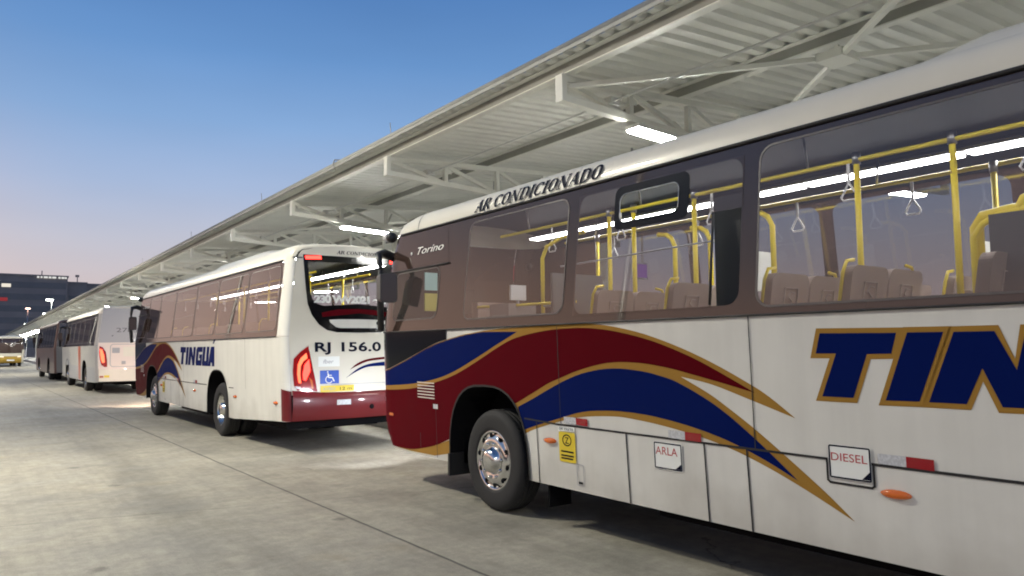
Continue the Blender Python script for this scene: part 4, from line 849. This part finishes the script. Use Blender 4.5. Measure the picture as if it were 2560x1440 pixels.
# ------------------------------------------------------------------ platform canopy
YT = [7.3 + 5.07 * k for k in range(-3, 39)]; XE = 6.2
def zr(x): return 5.36 + .055 * (x - 5.95) if x < 11.6 else 5.36 + .055 * (5.65 - (x - 11.6))
canopy = thing('platform_canopy', 'long pale steel bus station canopy with corrugated roof and open trusses', 'canopy', (0, 0, 0))
def build_canopy():
    Y0, Y1 = YT[0] - 2.5, YT[-1] + 2.5
    b = MB(); p = .26; n = int((Y1 - Y0) / p); xs = [5.95, 8.45, 11.6, 14.7, 17.25]; vs = []; fs = []
    pr = []
    for k in range(n):
        y = Y0 + k * p; pr += [(y, 0), (y + .11, 0), (y + .15, .045), (y + .22, .045)]
    for th in (0, .008):
        for y, dz in pr:
            for x in xs: vs.append((x, y, zr(x) + dz + th))
    w = len(xs); m = len(pr)
    for t in (0, 1):
        for i in range(m - 1):
            for j in range(w - 1):
                q = (t * m * w + i * w + j, t * m * w + i * w + j + 1, t * m * w + (i + 1) * w + j + 1, t * m * w + (i + 1) * w + j); fs.append(q if t else q[::-1])
    b.add(vs, fs, 'roof_sheet'); b.build('roof_sheet', canopy)
    for x in (5.935, 17.265):   # edge trim above the sheet ends
        b = MB(); b.box((x - .012, Y0, zr(5.95) + .01), (x + .012, Y1, zr(5.95) + .10), 'gutter_grey'); b.tube([(x + (.02 if x < 10 else -.02), Y0, zr(5.95) + .085), (x + (.02 if x < 10 else -.02), Y1, zr(5.95) + .085)], .045, 'gutter_grey', 8); b.build('edge_trim', canopy)
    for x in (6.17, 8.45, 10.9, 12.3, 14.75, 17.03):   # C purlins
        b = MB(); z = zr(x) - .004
        b.box((x - .012, Y0, z - .14), (x + .012, Y1, z), 'purlin_web_shade'); b.box((x - .012, Y0, z - .155), (x + .11, Y1, z - .14), 'canopy_steel'); b.box((x - .1, Y0, z - .018), (x - .012, Y1, z - .003), 'canopy_steel')
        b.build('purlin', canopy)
    # truss (half cantilever each side of the column line)
    def truss():
        b = MB(); xc = 11.6; H = .07
        for sg in (1, -1):
            X = lambda d: xc + sg * (d - xc)
            zt = lambda d: 5.165 + .055 * (d - XE); zb = lambda d: 4.90 - .048 * (d - XE)
            b.bar((X(XE - .04), 0, 4.855), (X(XE - .04), 0, 5.215), .14, .085, 'canopy_steel')
            b.bar((X(XE), 0, zb(XE)), (X(xc - .12), 0, zb(xc)), .13, .095, 'canopy_steel'); b.bar((X(XE), 0, zt(XE)), (X(xc - .12), 0, zt(xc)), .12, .085, 'canopy_steel')
            ds = [XE, 7.42, 8.66, 9.9, 11.1]
            for i, d in enumerate(ds):
                if i: b.bar((X(d), 0, zb(d) + .03), (X(d), 0, zt(d) - .03), .08, .08, 'canopy_steel')
                if i + 1 < len(ds): b.bar((X(d + .05), 0, zt(d) - .03), (X(ds[i + 1] - .05), 0, zb(ds[i + 1]) + .03), .065, .065, 'canopy_steel')
            b.box((X(7.42) - .14, -.008, zt(7.42) - .17), (X(7.42) + .14, .008, zt(7.42)), 'canopy_steel'); b.box((X(6.5) - .18, -.06, zt(6.4) - .05), (X(6.5) + .1, .06, zt(6.4) - .03), 'canopy_steel')
        return b
    first = None
    for y in YT:
        if first is None: first = truss().build('truss', canopy); o = first
        else: o = first.copy(); COL.objects.link(o); o.parent = canopy
        o.location = (0, y, 0)
    # rod bracing in every other bay, crossing at a plate under the second purlin
    br = None
    for k in range(2, len(YT) - 1, 3):
        if br is None:
            b = MB(); d = YT[1] - YT[0]
            for sg in (0,):
                b.bar((XE + .1, d, 5.09), (10.6, 0, 5.19), .065, .06, 'canopy_steel'); b.bar((XE + .1, 0, 5.08), (10.6, d, 5.18), .065, .06, 'canopy_steel')
                b.box((8.45 - .2, d / 2 - .17, 5.085), (8.45 + .2, d / 2 + .17, 5.19), 'canopy_steel'); b.bar((8.45, d / 2, 5.15), (8.45, d / 2, 5.30), .05, .05, 'canopy_steel')
            br = b.build('brace', canopy); o = br
        else: o = br.copy(); COL.objects.link(o); o.parent = canopy
        o.location = (0, YT[k], 0)
    # slim stays from the chords to the second purlin
    sb = None
    for y in YT:
        if sb is None:
            b = MB(); b.bar((8.66, .03, 4.82), (9.2, .75, 5.30), .04, .04, 'canopy_steel'); sb = b.build('stay', canopy); o = sb
        else: o = sb.copy(); COL.objects.link(o); o.parent = canopy
        o.location = (0, y, 0)
    cl = None
    for y in YT[::2]:
        if cl is None:
            b = MB(); b.lathe([(0, .19), (.24, .19), (.24, .21), (.13, .23), (.13, 4.6), (.2, 4.7), (.2, 5.4), (0, 5.4)], (11.6, 0, 0), (0, 0, 1), 'canopy_steel', 20); cl = b.build('column', canopy); o = cl
        else: o = cl.copy(); COL.objects.link(o); o.parent = canopy
        o.location = (0, y, 0)
    sp = None
    for y in (11.9, 19.3, 27, 36):   # short bird spikes on the roof edge
        b = MB(); b.tube([(6.0, y, 5.44), (5.99, y + .02, 5.72)], .008, 'gutter_grey', 5); b.build('spike', canopy)
    b = MB(); b.tube([(7.05, Y0, 5.02), (7.05, Y1, 5.02)], .016, 'lamp_housing', 6)
    for y in YT: b.box((6.97, y - .09, 4.97), (7.13, y + .09, 5.07), 'lamp_housing')
    b.build('conduit', canopy)
    b = MB(); b.tube([(5.90, 14.2, 5.30), (5.86, 14.25, 5.42), (5.92, 14.3, 5.53), (6.1, 14.3, 5.55)], .014, 'gutter_grey', 6); b.build('cable_loop', canopy)
build_canopy()

# strip lights hung under every second truss
def strip_light():
    b = MB(); b.box((-.62, -.13, 0), (.62, .13, .06), 'lamp_housing'); b.bar((-.4, 0, .05), (-.4, 0, .13), .03, .03, 'lamp_housing'); b.bar((.4, 0, .05), (.4, 0, .13), .03, .03, 'lamp_housing'); return b
def strip_diff():
    b = MB(); z = -.035
    b.add([(-.61, -.12, 0), (.61, -.12, 0), (.61, .12, 0), (-.61, .12, 0), (-.60, -.09, z), (.60, -.09, z), (.60, .09, z), (-.60, .09, z)], [(4, 7, 6, 5), (0, 4, 5, 1), (1, 5, 6, 2), (2, 6, 7, 3), (3, 7, 4, 0)], 'tube_light'); return b
lab = {0: 'white strip light under the nearest whole truss, just above the near bus roof', 2: 'long white strip light beside the front corner of the near bus roof'}
proto = None
for k in range(-3, 39):
    if (k % 2): continue
    y = 7.3 + 5.07 * k
    for x, row in ((8.02, 0), (15.18, 1)):
        if proto is None:
            o = thing('strip_light', '', 'light', (0, 0, 0)); strip_light().build('housing', o); strip_diff().build('diffuser', o); proto = o
        else: o = copy_tree(proto)
        o.location = (x, y - .06, 4.66); o.rotation_euler.y = .048 if row == 0 else -.048
        if row == 0 and k in lab: tag(o, lab[k], 'light', 'strip lights under the canopy trusses')
        elif row == 0: tag(o, 'white strip light under a farther canopy truss, one of the dwindling row', 'light', 'strip lights under the canopy trusses')
        else: tag(o, 'white strip light on the far side of the canopy columns', 'light', 'strip lights under the far canopy edge')

# hanging signs on the platform, seen through the bus windows
def hang_sign(label, x, y, z, w, h, cols):
    t = thing('platform_sign', label, 'sign', (x, y, z))
    b = MB(); b.box((-w / 2 - .03, -.04, -.03), (w / 2 + .03, .06, h + .03), 'grey_paint'); b.bar((-w / 3, .01, h), (-w / 3, .01, 5.2 - z), .03, .03, 'steel'); b.bar((w / 3, .01, h), (w / 3, .01, 5.2 - z), .03, .03, 'steel'); b.build('case', t)
    b = MB()
    for a, c, m in cols: b.box((-w / 2 + a * w, -.05, 0), (-w / 2 + c * w, -.041, h), m)
    b.build('face', t); return t
hang_sign('red and white lit platform sign seen through the near bus front window', 9.6, 12.9, 3.05, 1.9, .34, [(0, .52, 'sign_red'), (.54, .8, 'sign_white'), (.84, 1, 'sign_white')])
hang_sign('small purple lit platform screen seen through the second bus window', 9.6, 9.3, 2.85, .3, .24, [(0, 1, 'sign_purple')])

# ------------------------------------------------------------------ lamps and far buildings
def flood_mast(loc, h, yaws, label):
    t = thing('flood_mast', label, 'lamp mast', loc, 0, 'flood masts left of the road')
    b = MB(); b.lathe([(0, 0), (.22, 0), (.22, .02), (.11, .03), (.06, h), (0, h)], (0, 0, 0), (0, 0, 1), 'black_plastic', 16); b.build('pole', t)
    b = MB(); b.bar((0, 0, h - .35), (1.3, 0, h), .07, .07, 'black_plastic'); b.bar((1.3, -.7, h - .05), (1.3, .7, h - .05), .07, .07, 'black_plastic'); b.build('crossarm', t)
    for sy in (-.5, .5):
        b = MB(); b.box((1.1, sy - .26, h - .22), (1.5, sy + .26, h - .12), 'lamp_housing'); hd = b.build('lamp_head', t)
        b = MB(); b.add([(1.13, sy - .23, h - .224), (1.47, sy - .23, h - .224), (1.47, sy + .23, h - .224), (1.13, sy + .23, h - .224)], [(0, 3, 2, 1)], 'flood_led'); b.build('lamp_face', hd)
    return t
for y, lb in ((11.8, 'tall steel flood mast left of the road beside the second bus'), (-11, 'tall steel flood mast behind the camera'), (37, 'tall steel flood mast left of the road beside the silver bus'), (63, 'tall steel flood mast beside the maroon bus'), (90, 'tall steel flood mast before the distant yellow bumper bus')):
    flood_mast((-2.9 if y > 0 else -4.5, y, 0), 8.4, 0, lb)
def street_lamp(label, x, y, h, m, sz, heads):
    t = thing('street_lamp', label, 'street lamp', (x, y, 0)); b = MB(); b.lathe([(.12, 0), (.06, h), (0, h)], (0, 0, 0), (0, 0, 1), 'steel', 10)
    for d in heads: b.bar((0, 0, h - .1), (d, 0, h + .1), .08, .08, 'steel')
    b.build('pole', t)
    for d in heads:
        b = MB(); b.box((d - sz, -.2, h + .0), (d + sz, .2, h + .16), 'lamp_housing'); hd = b.build('lamp_head', t); b = MB(); b.box((d - sz * .9, -.23, h - .16), (d + sz * .9, .15, h - .004), m); b.build('lamp_face', hd)
street_lamp('tall street lamp with bright white head above the far canopy edge', 10.9, 150, 10.5, 'street_white', .55, (-.3,))
street_lamp('shorter white street lamp just clearing the canopy edge', 10.6, 152, 8.2, 'street_white', .6, (-.2,))
street_lamp('street lamp with warm orange glow before the dark building', 9.0, 180, 10.4, 'street_warm', .42, (0,))
street_lamp('lowest white street lamp near the far tip of the canopy', 8.35, 170, 6.9, 'street_white', .35, (0,))

for k, (x, y) in enumerate(((-46, 24), (-52, 48), (-60, 2), (-66, 74), (-58, 34), (-78, 15))):
    street_lamp('street lamp across the yard, out of view, mirrored in the bus glass', x, y, 12.0, 'street_white', .6, (.5,)) if k == 0 else None
    if k == 0: yard = [o for o in COL.objects if o.name.startswith('street_lamp') and o.parent is None][-1]; tag(yard, yard['label'], 'street lamp', 'street lamps across the yard')
    else: o = copy_tree(yard); o.location = (x, y, 0)

def far_building(name, label, x0, x1, y, d, h, step, lit, cat='building'):
    t = thing(name, label, cat, ((x0 + x1) / 2, y, 0)); w = (x1 - x0) / 2
    b = MB(); b.box((-w, 0, 0), (w, d, h), 'building_dark'); b.box((-w - .2, -.2, h), (w + .2, d, h + .5), 'building_dark'); b.build('wall', t)
    z = 2.6
    while z < h - 2:
        b = MB(); b.box((-w + .4, -.05, z), (w - .4, -.003, z + 1.6), 'building_band'); b.build('window_band', t); z += step
    for xx, z, ww, hh, m in lit:
        b = MB(); b.box((xx - x0 - w, -.1, z), (xx - x0 - w + ww, -.055, z + hh), m); b.build('window' if m == 'lit_window' else 'sign', t)
    return t
bm = far_building('office_building', 'dark office building with lit sign along its roof beyond the canopy', -40, 20.2, 230, 30, 21.2, 3.1, [(4.0, 18.2, 1.1, .9, 'lit_window'), (5.6, 18.2, 2.0, .9, 'lit_window'), (4.6, 14.6, 2.4, .9, 'red_sign'), (12.0, 5.5, .8, .8, 'lit_window')])
b = MB()
for k, (x, w) in enumerate(((13.2, .5), (14.0, .4), (14.7, .9), (15.8, .6), (16.6, .9), (18.0, .5), (18.7, .7), (19.5, .4))): b.box((x + 9.9, -.4, 20.85), (x + 9.9 + w, -.3, 21.3), 'sign_white')
b.build('roof_sign', bm)
for x in (14.4,):
    b = MB(); b.tube([(x + 9.9, 2, 21.5), (x + 9.9, 2, 23.0)], .12, 'building_dark', 5); b.build('antenna', bm)
b2 = far_building('office_building', 'lower dark office block stepping down at the right of the lit roof sign', 20.4, 25.0, 233, 26, 19.9, 3.1, [(21.2, 8.8, .5, .5, 'lit_window')])
b = MB(); b.tube([(.2, 2, 20), (.2, 2, 22.4)], .12, 'building_dark', 5); b.box((-.3, 1.8, 21.9), (.6, 2.2, 22.5), 'building_dark'); b.build('antenna', b2)
far_building('office_building', 'dark flat roofed block half hidden behind the canopy edge', 25.2, 60, 238, 26, 20.0, 2.9, [(27, 7.4, .7, .4, 'lit_window')])
